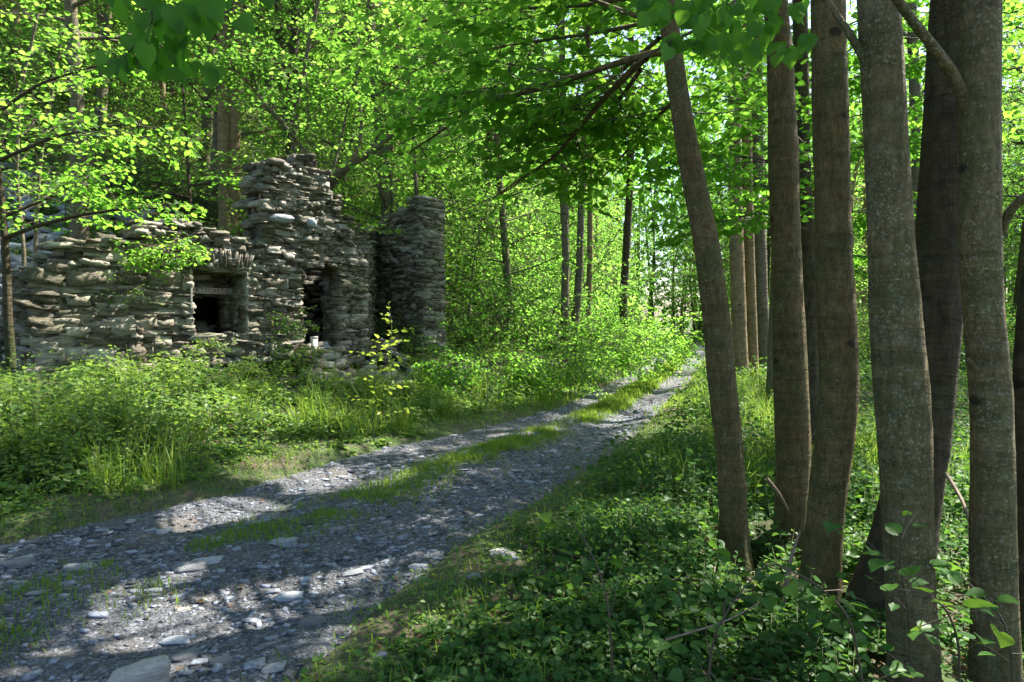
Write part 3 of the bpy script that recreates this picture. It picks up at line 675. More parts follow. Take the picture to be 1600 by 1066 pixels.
def ext_up(h, lean=(0, 0), r=.07, n=3, r0=.1):
    return [(lean[0] / n, lean[1] / n, h / n, r0 + (r - r0) * (i + 1) / n) for i in range(n)]

def crown_on(root, wood_name, starts, rng, spacing, size, mat, kind=0, org=None, keep=sun_keep, jitter=.5, down=.25, woodmat=None, names=("branches", "crown")):
    sp = Spray(rng)
    for s_ in starts: sp.grow(*s_[:5], **(s_[5] if len(s_) > 5 else {}))
    if keep is not None and sp.wood.v:
        w = sp.wood; cen = np.array([v.mean(0) for v in w.v]); ln = np.array([np.abs(v.max(0) - v.min(0)).max() for v in w.v]); ok = keep(cen) | (ln > 1.7)
        w2 = MB(); 
        for v_, f_, o_ in zip(w.v, w.f[4], ok):
            if o_: w2.add(v_, Q=f_ - f_.min())
        sp.wood = w2
    if sp.wood.n: sp.wood.build(names[0], woodmat or M["twig"], root, smooth=True, origin=org)
    P, D, U, S, rn = sp.leafarr(spacing, size, jitter, down, keep)
    m_ = MB(); leaves(m_, P, D, U, S, rn, kind=kind); m_.build(names[1], mat, root, origin=org); return len(P)

NLEAF = 0
def big_tree(name, cols, Y, label, cat, mat, seed, limbs, ext, sides=40, flare=.6, spacing=.065, size=.085, group=None, kind=0, extra=None, scars=5, rough=.085, base_drop=.15, world=None, LL=(2.0, 3.6), nch=7, zlo=5.2):
    """a foreground tree: traced trunk, limbs above the frame, leafy crown"""
    global NLEAF
    rng = np.random.default_rng(seed); P, R = world or img_path(cols, Y, ext)
    gz = tz(P[0][0], P[0][1]); 
    P[0][2] = min(P[0][2], gz + .02)
    P = np.vstack([P[0] - [0, 0, base_drop], P]); R = np.concatenate([[R[0]], R])
    org = P[0].copy(); root = empty(name, org); tag(root, label, cat, group)
    trunk_mesh(P, R, mat, root, seed=seed, sides=sides, flare=flare, org=org, scars=scars, rough=rough)
    top = P[-1]; st = []
    zz = P[:, 2]
    for i in range(limbs):
        f = rng.uniform(0, 1); z_ = max(zlo, zz[-1] * .45) + f * (zz[-1] - max(zlo, zz[-1] * .45)); b = np.array([np.interp(z_, zz, P[:, 0]), np.interp(z_, zz, P[:, 1]), z_])
        a = i * 2.4 + rng.uniform(-.4, .4); el = rng.uniform(.1, .55)
        d = np.array([math.cos(a), math.sin(a), el]); st.append((b, d, rng.uniform(*LL), .035, 2, dict(nch=nch, flat=.75)))
    if extra: st += extra(P)
    NLEAF += crown_on(root, "branches", st, rng, spacing, size, M["leaf"], kind, org, woodmat=mat)
    return root, P, org

# T1: leaning trunk with the long boughs over the track
def extra1(P): return []
t1, P1, o1 = big_tree("linden_tree", [(1147, 886, 50), (1146, 800, 44), (1140, 700, 46), (1128, 600, 46), (1120, 500, 45), (1104, 380, 42), (1082, 270, 38), (1066, 180, 34), (1052, 90, 33), (1044, 20, 30)], 5.0,
    "slim trunk leaning left, set apart at the edge of the track", "tree", M["bark"], 11, 22, ext_up(5.5, (-.9, .8), .03, 5, .07))
br = Spray(np.random.default_rng(12)); st = []
def bough(cols, r0, r1, name, root, org, mat, step=.08, sides=9):
    P = np.array([at(c[0], c[1], c[2]) for c in cols]); P, R = smooth_path(P, np.linspace(r0, r1, len(P)), step)
    m_ = MB(); tube(m_, P, R, sides, rough=.08, seed=3); m_.build(name, mat, root, smooth=True, origin=org); return P
bA = bough([(1046, 78, 5.0), (1005, 86, 5.1), (930, 110, 5.5), (870, 132, 5.9), (800, 150, 6.3), (740, 165, 6.7), (690, 205, 7.1), (640, 238, 7.4)], .030, .009, "bough", t1, o1, M["bark"])
bB = bough([(1010, 88, 5.1), (985, 112, 5.4), (945, 152, 5.8), (905, 200, 6.2), (865, 248, 6.6), (820, 275, 7.0), (770, 310, 7.4)], .032, .008, "bough", t1, o1, M["bark"])
st = []
bC = bough([(1040, 40, 5.0), (980, 20, 5.3), (900, -10, 5.7), (820, -40, 6.2)], .022, .01, "bough", t1, o1, M["bark"])
rg = np.random.default_rng(14)
def along(P, n, L, rng, up=.05, r=.008, lvl=1, f0=.1, nch=7, back=0.0):
    out = []
    for i in range(n):
        f = f0 + (1 - f0) * (i + rng.uniform(0, 1)) / n; k = int(f * (len(P) - 2)); t = norm(P[k + 1] - P[k]); sd = norm(np.cross(t, [0, 0, 1.]))
        sg = 1 if i % 2 else -1; v = t * .6 + sd * sg * rng.uniform(.5, 1) + np.array([0, back, up + rng.normal(0, .12)])
        out.append((P[k], v, L * rng.uniform(.6, 1.2) * (1.1 - .4 * f), r, lvl, dict(nch=nch, flat=.8, segs=4)))
    return out
st += along(bA, 32, 1.2, rg) + along(bB, 28, 1.2, rg) + along(bC, 16, 1.3, rg)
for cols_ in ([(1040, 30, 5.0), (940, 50, 6.0), (800, 70, 7.0), (680, 95, 8.0), (590, 140, 8.8)], [(1030, -10, 5.0), (900, 10, 6.4), (760, 15, 7.4), (620, 40, 8.4), (540, 90, 9)], [(1000, 110, 5.6), (930, 210, 7.0), (860, 250, 7.8), (790, 300, 8.6), (720, 330, 9.2)],
              [(1060, 150, 5.2), (1010, 200, 6.6), (950, 270, 7.6), (900, 310, 8.4)], [(1030, 60, 5.2), (960, 120, 6.6), (850, 190, 8.2), (740, 220, 9.4), (660, 270, 10.2)], [(1020, 0, 5.0), (960, -30, 6.8), (840, 0, 8.4), (720, 30, 9.6), (600, 60, 10.6)]):
    P_ = bough(cols_, .02, .006, "bough", t1, o1, M["bark"], .1, 7); st += along(P_, 17, 1.25, rg)
def keep_sight(P): return sun_keep(P)
NLEAF += crown_on(t1, "twigs", st, rg, .06, .088, M["leaf"], 1, o1, keep=keep_sight, names=("branches", "leaf_spray"), woodmat=M["twig"])

t2, P2, o2 = big_tree("linden_tree", [(1237, 862, 62), (1236, 800, 52), (1240, 700, 56), (1236, 600, 54), (1232, 500, 50), (1228, 400, 47), (1224, 250, 47), (1219, 100, 42), (1212, 0, 38)], 5.4,
    "straight trunk with a swollen knotted foot, just left of the thickest upright trunk", "tree", M["bark"], 21, 18, ext_up(7, (.2, 1.0), .03, 5, .09), scars=9)
t3, P3, o3 = big_tree("linden_tree", [(1280, 935, 70), (1284, 880, 60), (1290, 800, 58), (1302, 700, 62), (1312, 600, 62), (1308, 500, 60), (1303, 400, 57), (1301, 300, 56), (1297, 150, 56), (1293, 0, 54)], 4.6,
    "brown trunk on a broad mossy foot standing before a dark furrowed trunk", "tree", M["bark"], 31, 14, ext_up(7, (.3, .4), .03, 5, .1), flare=.7, scars=7)
t4, P4, o4 = big_tree("linden_tree", [(1432, 1100, 82), (1426, 1000, 76), (1420, 880, 76), (1416, 760, 80), (1411, 640, 86), (1404, 540, 82), (1394, 400, 72), (1386, 250, 68), (1379, 100, 66), (1372, 0, 64)], 3.4,
    "thick trunk speckled with pale lichen, its bark the most mottled", "tree", M["bark_grey"], 41, 14, ext_up(7, (-.4, -.2), .03, 5, .09), scars=6)
t5, P5, o5 = big_tree("linden_tree", [(1380, 975, 150), (1400, 900, 110), (1420, 800, 92), (1440, 700, 84), (1456, 600, 74), (1463, 500, 78), (1468, 400, 76), (1476, 250, 72), (1484, 100, 68), (1490, 0, 66)], 4.4,
    "dark brown trunk leaning right with a mossy splayed foot behind the lichened trunk", "tree", M["bark_dark"], 51, 12, ext_up(7, (.5, .4), .03, 5, .12), flare=.25, scars=5)
t6, P6, o6 = big_tree("linden_tree", [(1557, 1120, 76), (1556, 1000, 70), (1551, 850, 66), (1550, 700, 64), (1548, 600, 64), (1536, 480, 60), (1531, 350, 62), (1531, 200, 62), (1533, 0, 58)], 3.3,
    "smooth grey trunk with a curved side branch on its left near the top", "tree", M["bark_grey"], 61, 12, ext_up(7, (.2, -.5), .03, 5, .08), scars=5)
bough([(1512, 175, 3.30), (1497, 125, 3.27), (1470, 88, 3.22), (1440, 50, 3.15), (1405, 5, 3.05), (1370, -50, 2.95)], .030, .018, "bough", t6, o6, M["bark_grey"], .04, 14)
bough([(1563, 365, 3.3), (1570, 335, 3.27), (1582, 315, 3.22), (1605, 300, 3.15), (1660, 285, 3.0)], .024, .014, "bough", t6, o6, M["bark_grey"], .04, 14)
bough([(1528, 580, 3.28), (1516, 568, 3.25), (1512, 562, 3.23)], .02, .012, "branch_stub", t6, o6, M["bark_grey"], .02, 10)
bough([(1352, 95, 3.4), (1340, 70, 3.4), (1328, 52, 3.4), (1305, 20, 3.45), (1280, -20, 3.5)], .022, .013, "bough", t4, o4, M["bark_grey"], .04, 12)
t7, P7, o7 = big_tree("linden_tree", [(1614, 1040, 52), (1612, 800, 50), (1607, 600, 44), (1612, 480, 40), (1640, 300, 38), (1670, 100, 36)], 3.9,
    "dark trunk cut off by the right edge of the picture", "tree", M["bark_dark"], 71, 10, ext_up(6, (.8, .2), .03, 4, .06), scars=4)
t8, P8, o8 = big_tree("old_tree", [(1266, 735, 36), (1266, 640, 32), (1263, 500, 30), (1258, 350, 27), (1253, 200, 25), (1250, 0, 24)], 8.6,
    "almost black trunk with deeply furrowed bark, seen between two brown trunks", "tree", M["bark_dark"], 81, 24, ext_up(7, (0, .8), .03, 5, .09))
for i, (x_, y_, H_, lab) in enumerate(((5.0, 13.0, 15, "tall added shade tree right of the track, first behind the black furrowed trunk"), (8.4, 14.4, 16, "tall added shade tree farther back between the lichened trunk and the smooth trunk"), (7.3, 18.5, 17, "tall added shade tree on the right verge beyond the close sunlit trio"))):
    zg = tz(x_, y_); big_tree("added_shade_tree", None, 0, lab, "tree", M["bark_far"], 151 + i, 26, None, sides=14, spacing=.085, size=.10, LL=(2.6, 4.6), zlo=6.0, world=(np.array([[x_, y_, zg], [x_ + .1, y_, zg + 5], [x_ - .1, y_ + .2, zg + 10], [x_, y_, zg + H_]]), np.array([.16, .13, .10, .03])))  # added trees, their crowns placed to shade and dapple bank and track
# overhanging linden outside the left edge; its limb hangs into the top left
t9, P9, o9 = big_tree("overhanging_linden", [(-620, 1200, 130), (-640, 700, 110), (-660, 200, 100), (-680, -300, 90)], 3.2,
    "linden outside the left edge, its twig of large leaves hanging into the top left", "tree", M["bark"], 91, 8, ext_up(7, (.4, .6), .03, 5, .12), sides=18)
bD = bough([(-600, -420, 3.1), (-200, -330, 2.9), (120, -190, 2.7), (230, -70, 2.6), (243, 10, 2.55), (232, 55, 2.5), (214, 100, 2.5)], .02, .003, "bough", t9, o9, M["twig"], .03, 7)
def big_leaf_cluster(root, org, pts, rng, size=.085, name="leaf_spray", mat="leaf"):
    P = np.array([at(*p) for p in pts]); n = len(P)
    D = np.stack([rng.normal(0, .6, n), rng.normal(0, .3, n), rng.uniform(-1.1, -.3, n)], -1); U = np.stack([rng.normal(0, .45, n), -rng.uniform(.5, 1, n), rng.uniform(.1, .9, n)], -1)
    m_ = MB(); leaves(m_, P, D, U, size * rng.uniform(.75, 1.2, n), rng.uniform(0, .55, n), kind=1, width=1.05); m_.build(name, M[mat], root, origin=org)
rg = np.random.default_rng(92); pts = []
for (cx_, cy_, w_, h_, k_) in ((190, 10, 30, 20, 3), (225, 55, 45, 30, 7), (262, 30, 40, 30, 8), (300, 20, 40, 25, 8), (345, 25, 35, 22, 6), (258, 85, 50, 25, 9), (215, 100, 45, 25, 7), (170, 112, 18, 10, 3), (275, 115, 30, 18, 5), (335, 120, 14, 10, 2), (320, 0, 60, 15, 6), (250, -10, 60, 14, 8)):
    for _ in range(k_): pts.append((cx_ + rg.normal(0, w_ * .5), cy_ - 14 + rg.normal(0, h_ * .5), 2.5 + rg.normal(0, .1)))
big_leaf_cluster(t9, o9, pts, rg, .080)
sp = Spray(rg)
for (a, b) in (((243, 10, 2.55), (200, 30, 2.5)), ((240, 30, 2.52), (300, 30, 2.5)), ((232, 55, 2.5), (180, 105, 2.5)), ((232, 60, 2.5), (280, 100, 2.5)), ((300, 30, 2.5), (360, 20, 2.5)), ((240, -10, 2.55), (320, -5, 2.5))):
    tube(sp.wood, np.array([at(*a), (at(*a) + at(*b)) / 2 + [0, 0, .01], at(*b)]), [.003, .0025, .0015], 5, cap=False)
sp.wood.build("twigs", M["twig"], t9, origin=o9)

# leaves hanging from T2/T3 boughs near the top centre-right: large, close
rg = np.random.default_rng(93)
bE = bough([(1215, 20, 5.3), (1180, -20, 4.7), (1150, 0, 4.2), (1110, 35, 3.8), (1070, 55, 3.6), (1020, 80, 3.5), (985, 105, 3.5)], .018, .004, "bough", t2, o2, M["twig"], .04, 7)
pts = []
for (cx_, cy_, w_, h_, k_) in ((1020, 20, 40, 22, 14), (1080, 30, 45, 25, 18), (1130, 40, 45, 25, 16), (1180, 20, 40, 25, 14), (1100, 75, 45, 18, 12), (1160, 80, 30, 18, 8), (1205, 75, 15, 14, 5), (1230, 85, 20, 12, 5), (1250, 30, 20, 20, 5), (1260, 62, 12, 8, 2), (1060, 80, 20, 10, 4), (1130, -5, 90, 15, 20), (1215, 45, 15, 12, 3)):
    for _ in range(k_): pts.append((cx_ + rg.normal(0, w_ * .5), cy_ - 12 + rg.normal(0, h_ * .5), 3.5 + rg.normal(0, .2)))
big_leaf_cluster(t2, o2, pts, rg, .085)
# middle-distance layers of leaves right of T1 and between the trunks
st = []
def layer(cols, n, L, rng, r=.012): 
    P = np.array([at(*c) for c in cols]); P, R = smooth_path(P, np.linspace(r, r * .4, len(P)), .1); return P, along(P, n, L, rng)
rg = np.random.default_rng(94); sp = Spray(rg); allst = []
for cols, n, L in (([(1262, 200, 8.8), (1180, 120, 9.2), (1110, 90, 9.8), (1060, 60, 10.4)], 16, 1.4), ([(1262, 100, 8.8), (1200, 40, 9.4), (1130, 20, 10), (1080, 10, 10.6)], 14, 1.4), ([(1262, 330, 8.8), (1200, 290, 9.4), (1140, 290, 10), (1090, 310, 10.6)], 14, 1.2), ([(1275, 200, 9), (1340, 180, 9.6), (1420, 170, 10), (1560, 200, 10.5)], 16, 1.4), ([(1275, 400, 9), (1350, 400, 9.6), (1440, 420, 10)], 10, 1.0), ([(1275, 60, 9), (1370, 20, 9.6), (1450, 20, 10), (1560, 10, 10.5)], 14, 1.4), ([(1262, 300, 8.4), (1200, 250, 8.0), (1130, 240, 7.6), (1070, 260, 7.2)], 12, .9), ([(1262, 360, 8.4), (1190, 330, 8.2), (1120, 350, 7.8), (1075, 370, 7.5)], 12, .9), ([(1262, 230, 8.4), (1200, 170, 8.0), (1140, 150, 7.6), (1080, 150, 7.2)], 12, 1.0),
                   ([(1262, 260, 8.7), (1330, 230, 8.7), (1400, 230, 8.9), (1460, 220, 9)], 14, 1.0), ([(1262, 330, 8.7), (1330, 330, 8.7), (1400, 340, 8.9), (1450, 350, 9)], 10, .9), ([(1262, 150, 8.7), (1330, 120, 8.7), (1400, 110, 8.9), (1450, 100, 9)], 12, 1.0),
                   ([(1262, 130, 8.7), (1350, 60, 8.7), (1500, 60, 8.9), (1600, 100, 9)], 14, 1.2), ([(1270, 420, 8.6), (1300, 430, 8.4), (1350, 420, 8.4)], 4, .5)):
    P, s_ = layer(cols, n, L, rg); tube(sp.wood, P, np.linspace(.014, .005, len(P)), 6, cap=False); allst += s_
sp.wood.build("bough", M["twig"], t8, origin=o8)
NLEAF += crown_on(t8, "twigs", allst, rg, .055, .085, M["leaf"], 1, o8, names=("twigs", "leaf_spray"), keep=None)

# background trio of trunks right of T1, in sun
for i, (px, w_, lab, sd) in enumerate(((1151, 25, "left trunk of three standing close together, orange sunlight painted into its bark", 101), (1170, 19, "middle and slimmest trunk of the sunlit close trio", 102), (1187, 23, "right trunk of the sunlit close trio, greyer and mossier", 103))):
    big_tree("background_tree", [(px + 8, 612, w_ * 1.15), (px + 6, 560, w_), (px + 2, 450, w_ * .95), (px - 2, 300, w_ * .9), (px - 4, 120, w_ * .8), (px - 5, 0, w_ * .75)], 16.5 + i * .4, lab, "tree", M["bark_warm"] if i < 2 else M["bark_far"], sd, 10, ext_up(6, (0, .5), .05, 4, .12), sides=16, spacing=.11, size=.11, group="close trio of sunlit trunks")

# trees behind the ruin
big_tree("ash_tree", [(124, 420, 29), (124, 330, 28), (124, 250, 26), (121, 170, 22), (116, 90, 20), (110, 0, 18)], 12.0, "grey trunk rising behind the left end of the ruin wall", "tree", M["bark_far"], 111, 12, ext_up(6, (-.2, .5), .04, 4, .09), sides=16, spacing=.09, size=.10)
tw, Pw, ow = big_tree("twin_trunk_tree", [(353, 420, 24), (352, 330, 22), (350, 230, 21), (350, 140, 20), (349, 0, 18)], 17.0, "sunlit twin trunk tree behind the window of the ruin", "tree", M["bark_warm"], 121, 12, ext_up(6, (-.2, .5), .04, 4, .12), sides=16, spacing=.11, size=.11)
Pq, Rq = img_path([(364, 420, 24), (364, 330, 20), (366, 230, 19), (367, 140, 18), (372, 0, 16)], 17.1); Pq[0][2] -= 1
trunk_mesh(Pq, Rq, M["bark_warm"], tw, seed=9, sides=16, flare=.1, org=ow)
# leaning bent trees growing out behind the gable
def thin_tree(name, stems, label, cat, mat, seed, Lt=.9, n=14, size=.085, leafmat="leaf_far", group=None, up=.1, kind=0, spacing=.06):
    rng = np.random.default_rng(seed); org = at(*stems[0][0][0]); root = empty(name, org); tag(root, label, cat, group); m_ = MB(); st = []
    for cols, r0, r1 in stems:
        P = np.array([at(*c) for c in cols]); P, R = smooth_path(P, np.linspace(r0, r1, len(P)), .12); tube(m_, P, R, 8, rough=.08, seed=seed); st += along(P, n, Lt, rng, up=up, f0=.35)
    m_.build("trunk", mat, root, smooth=True, origin=org)
    crown_on(root, "", st, rng, spacing, size, M[leafmat], kind, org, keep=None, names=("twigs", "crown")); return root, org
thin_tree("leaning_tree", [([(500, 330, 14.5), (515, 285, 14.2), (545, 258, 14), (585, 236, 13.8), (640, 185, 13.5), (700, 140, 13.2)], .12, .03), ([(548, 258, 14), (562, 225, 14), (566, 190, 14), (556, 130, 14), (560, 60, 14.2)], .05, .02), ([(515, 285, 14.2), (530, 230, 14.4), (545, 160, 14.6), (566, 90, 14.8)], .035, .015)],
          "tree with a thick stem leaning right out from behind the gable top", "tree", M["bark_far"], 131)
thin_tree("leaning_tree", [([(490, 320, 13.6), (474, 236, 13.5), (452, 205, 13.3), (420, 170, 13), (400, 140, 12.9), (394, 90, 12.8), (396, 40, 12.8)], .055, .02), ([(420, 172, 13), (390, 130, 12.8), (360, 100, 12.6), (330, 95, 12.4)], .03, .012), ([(478, 240, 13.5), (482, 170, 13.6), (478, 110, 13.6)], .02, .012)],
          "slender tree bending left above the gable top", "tree", M["bark_far"], 132)
thin_tree("thin_tree", [([(652, 330, 16), (648, 250, 16), (640, 150, 16), (630, 40, 16)], .05, .02), ([(612, 420, 17), (612, 300, 17), (606, 240, 17), (600, 120, 17)], .06, .03)], "pair of thin stems rising in the gap between gable and end wall", "tree", M["bark_far"], 133)
# understory tree left of the ruin: dark stem and long level branches
tl, ol = thin_tree("understory_tree", [([(18, 575, 8.6), (12, 500, 8.6), (10, 420, 8.6), (4, 330, 8.6), (-12, 200, 8.6), (-20, 80, 8.6)], .06, .025), ([(8, 372, 8.6), (60, 352, 8.5), (130, 335, 8.4), (200, 325, 8.3), (245, 325, 8.2)], .03, .008), ([(4, 338, 8.6), (60, 316, 8.8), (110, 292, 9), (170, 262, 9.2)], .025, .008),
     ([(0, 250, 8.6), (80, 215, 8.2), (150, 200, 7.9), (230, 190, 7.7)], .025, .006), ([(-10, 180, 8.6), (60, 130, 8.8), (160, 100, 9), (240, 90, 9.2)], .025, .006)],
     "dark thin tree by the left corner of the ruin with level leafy branches", "tree", M["bark_dark"], 134, Lt=1.1, n=9, size=.068, leafmat="leaf", kind=1)
thin_tree("understory_tree", [([(40, 560, 9.6), (34, 480, 9.6), (38, 400, 9.6), (26, 280, 9.6), (30, 150, 9.6), (60, 20, 9.6)], .035, .015), ([(57, 480, 10.5), (55, 380, 10.5), (62, 260, 10.5), (80, 150, 10.5), (100, 40, 10.5)], .035, .012)], "two reddish stems growing side by side on the slope near the left edge", "tree", M["bark_far"], 135, Lt=1.1)
thin_tree("level_branch_tree", [([(300, 380, 13), (296, 300, 13), (290, 200, 13), (280, 60, 13)], .04, .02), ([(296, 310, 13), (260, 300, 12.5), (200, 315, 12.2), (150, 330, 12)], .03, .01), ([(296, 290, 13), (340, 285, 12.6), (390, 295, 12.3), (430, 300, 12.2)], .03, .01)], "sapling whose level branches spread over the wall top above the window", "tree", M["bark_dark"], 136, Lt=1.1, n=7, leafmat="leaf")
# centre trunks beyond the bushes left of the track
for i, (cols, Y_, lab, mt_) in enumerate((([(884, 560, 15), (883, 470, 14), (884, 400, 13), (882, 300, 12), (880, 180, 11), (878, 60, 10)], 17.5, "pale upright trunk left of the track, left of a slanting partner", "bark_far"),
                                    ([(893, 560, 14), (899, 500, 13), (905, 430, 12), (908, 340, 12), (912, 240, 11), (918, 100, 9)], 17.8, "grey trunk slanting right beside a pale upright trunk", "bark_far"),
                                    ([(916, 560, 10), (920, 480, 10), (922, 400, 10), (922, 300, 9), (920, 150, 8)], 20, "thin mossy reddish trunk right of the slanting pair", "bark_warm"),
                                    ([(975, 520, 16), (974, 470, 14), (978, 400, 13), (984, 300, 13), (988, 150, 12)], 22, "dark forked trunk above the bend of the track", "bark_dark"))):
    big_tree("woodland_tree", cols, Y_, lab, "tree", M[mt_], 141 + i, 10, ext_up(5, (0, .4), .05, 4, .08), sides=12, spacing=.12, size=.11)

# ------------------------------------------------------------------ the wood: prototypes and copies
def proto_tree(seed, H, R, nl, size, spacing, mat, bmat, low=.3, r0=.14, lean=.3):
    rng = np.random.default_rng(seed); root = empty("woodland_tree", (0, 0, 0))
    P = np.array([[0, 0, -.5], [0, 0, .4], [lean * rng.normal(), lean * rng.normal(), H * .45], [lean * 2 * rng.normal(), lean * 2 * rng.normal(), H * .97]])
    R_ = [r0 * 1.2, r0, r0 * .7, r0 * .15]; trunk_mesh(P, R_, M[bmat], root, seed=seed, sides=12, flare=.25, step=.4)
    st = []
    for i in range(nl):
        f = low + (1 - low) * (i + rng.uniform(0, 1)) / nl; z_ = f * H * .96; b = np.array([np.interp(z_, P[:, 2], P[:, 0]), np.interp(z_, P[:, 2], P[:, 1]), z_]); a = i * 2.4 + rng.uniform(-.5, .5)
        g = (f - low) / (1 - low); L = R * (1 - .75 * g ** 1.6) * rng.uniform(.7, 1.15) * (.65 + .35 * min(1, g * 4))
        st.append((b, np.array([math.cos(a), math.sin(a), rng.uniform(.0, .5) + .3 * g]), L, r0 * .22, 2, dict(nch=6, flat=.7, segs=4)))
    crown_on(root, "", st, rng, spacing, size, M[mat], 0, None, keep=None, woodmat=M[bmat]); return root
def proto_bush(seed, H, R, ns, size, spacing, mat, lab="shrub"):
    rng = np.random.default_rng(seed); root = empty(lab, (0, 0, 0)); st = []
    for i in range(ns):
        a = i * 2.4 + rng.uniform(-.5, .5); el = rng.uniform(.7, 2.6); st.append((np.array([math.cos(a) * .15, math.sin(a) * .15, -.05]), np.array([math.cos(a), math.sin(a), el]), rng.uniform(.7, 1.1) * (H if el > 1.4 else R), .018, 2, dict(nch=6, flat=.45, segs=4, droop=.9)))
    crown_on(root, "", st, rng, spacing, size, M[mat], 0, None, keep=None, jitter=.7, names=("stems", "leaves")); return root
protos = [proto_tree(201, 15, 3.4, 42, .105, .088, "leaf_far", "bark_far", .12), proto_tree(202, 18, 3.8, 44, .108, .09, "leaf_far", "bark_far", .25, .18), proto_tree(203, 12, 3.0, 34, .11, .095, "leaf_far", "bark_warm", .1, .10),
          proto_tree(204, 9, 2.8, 30, .10, .085, "leaf_far", "bark_far", .08, .07), proto_tree(205, 17, 3.2, 34, .12, .11, "leaf_far", "bark_dark", .35, .16)]
bushes = [proto_bush(211, 2.4, 1.5, 13, .07, .06, "herb"), proto_bush(212, 3.2, 1.7, 14, .08, .065, "leaf_far"), proto_bush(213, 1.4, 1.1, 12, .06, .055, "herb")]
used = set()
def place(pr, x, y, s, rz, label, cat, group, name=None):
    o = pr if pr not in used else copy_tree(pr)
    used.add(pr); o.location = (x, y, tz(x, y) - .02); o.rotation_euler = (0, 0, rz); o.scale = (s, s, s); tag(o, label, cat, group)
    o.name = name or ('woodland_tree' if pr in protos else 'shrub')
    return o
rg = np.random.default_rng(300)
def blocks(x, y):
    G = np.array([(g[0], g[1], 10 if g[1] < 5 else 1) for g in GAPS]); h_ = SUN[:2] / np.linalg.norm(SUN[:2]); d = np.array([x, y]) - G[:, :2]; t = d @ h_; perp = np.abs(d[:, 0] * h_[1] - d[:, 1] * h_[0])
    return float((G[:, 2] * ((t > 0) & (t < 10.5) & (perp < 2.4))).sum())
def blocks_ruin(x, y):
    G = np.array([(g[0], g[1]) for g in GAPS if g[5] > .55]); h_ = SUN[:2] / np.linalg.norm(SUN[:2]); d = np.array([x, y]) - G; t = d @ h_; perp = np.abs(d[:, 0] * h_[1] - d[:, 1] * h_[0])
    return ((t > 0) & (t < 9) & (perp < 2.0)).sum() > 4
PTS = []
def spaced(x, y, d): return all((x - a) ** 2 + (y - b) ** 2 > d * d for a, b in PTS)
def inview(x, y, m=4): return y > 0 and abs(x) < .78 * y + m
def ruin_zone(x, y): # the ruin and the ground before it
    s = (x - A0[0]) * AD[0] + (y - A0[1]) * AD[1]; h = -(x - A0[0]) * AD[1] + (y - A0[1]) * AD[0]
    return (-1.2 < s < 6 and h < 2.2) or (-4.6 < x < -1 and y < 17.2)
cnt = {"slope": 0, "left": 0, "right": 0}
tries = 0
while tries < 20000 and sum(cnt.values()) < 250:
    tries += 1; y = rg.uniform(7, 68); x = rg.uniform(-52, 52)
    if not inview(x, y): continue
    l, r = float(xl(y)), float(xr(y)); dl, dr = l - x, x - r
    if dl > 0:
        if dl < (2.6 if y > 18 else 5) or ruin_zone(x, y) or blocks_ruin(x, y): continue
        reg = "slope" if x < -2 - .05 * y else "left"
        dmin = 2.6
    elif dr > 0:
        if blocks(x, y) > 22: continue
        if y < 13 and dr < 9: continue
        if dr < 2.4: continue
        if y < 32 and dr < 16 and rg.random() < .6: continue
        reg = "right"; dmin = 2.8
    else: continue
    if y > 45: dmin = 3.0
    if reg == 'slope': dmin = 2.2
    pxx = 800 + 1067 * x / y
    if (abs(pxx - 358) < 75 and y < 17.5) or (pxx < 300 and y < 15.5): continue
    if not spaced(x, y, dmin): continue
    PTS.append((x, y)); cnt[reg] += 1
    k = rg.integers(0, 5)
    lab = {"slope": "slender leafy tree of the bright wood on the slope behind the ruin", "left": "leafy tree of the wood beyond the bushes left of the track", "right": "leafy tree of the bright wood beyond the trunks right of the track"}[reg]
    look = ["Pale-stemmed full-crowned", "tall thick-stemmed", "warm brown-stemmed slim", "young low-branching", "dark-stemmed high-crowned"][k].lower(); dep = "near" if y < 24 else ("middle" if y < 42 else "far")
    lab = "%s tree, %s depth, %s" % (look, dep, {"slope": "on the slope behind the ruin", "left": "left of the track", "right": "right of the track"}[reg])
    place(protos[k], x, y, rg.uniform(.8, 1.2), rg.uniform(0, 6.28), lab, "tree", {"slope": "trees on the slope behind the ruin", "left": "trees of the wood left of the track", "right": "trees of the wood right of the track"}[reg])
print("TREES", cnt)
# the far wood: one mass of crowns and stems
mbf = MB(); rf = np.random.default_rng(330); n_ = 190000; a_ = rf.uniform(-.95, .95, n_); d_ = rf.uniform(64, 92, n_); x_ = d_ * np.sin(a_); y_ = d_ * np.cos(a_); ck = fbm(x_ * .22, y_ * .22, 331, 3)
z_ = rf.uniform(0, 1, n_) ** .8 * (25 + 12 * ck); P_ = np.stack([x_, y_, terrain(x_, y_) + z_], -1); k_ = (fbm(x_ * .35 + z_ * .2, z_ * .5 + y_ * .2, 335, 3) > -.22); P_ = P_[k_]; n_ = len(P_)
leaves(mbf, P_, rf.normal(0, 1, (n_, 3)), np.array([0, 0, 1.]) + rf.normal(0, .7, (n_, 3)), rf.uniform(.25, .5, n_), rf.uniform(0, 1, n_))
for _ in range(260):
    a = rf.uniform(-.9, .9); d = rf.uniform(62, 90); x = d * math.sin(a); y = d * math.cos(a); z = tz(x, y); tube(mbf, [(x, y, z - .5), (x + rf.normal(0, .4), y, z + 8), (x + rf.normal(0, .8), y, z + 16)], [.18, .13, .05], 5, mat=1, cap=False)
tag(mbf.build("far_wood", [M["leaf_far"], M["bark_far"]]), "far leafy wood closing the view beyond the end of the track", "wood", kind="stuff")
rq = np.random.default_rng(340); k = 0
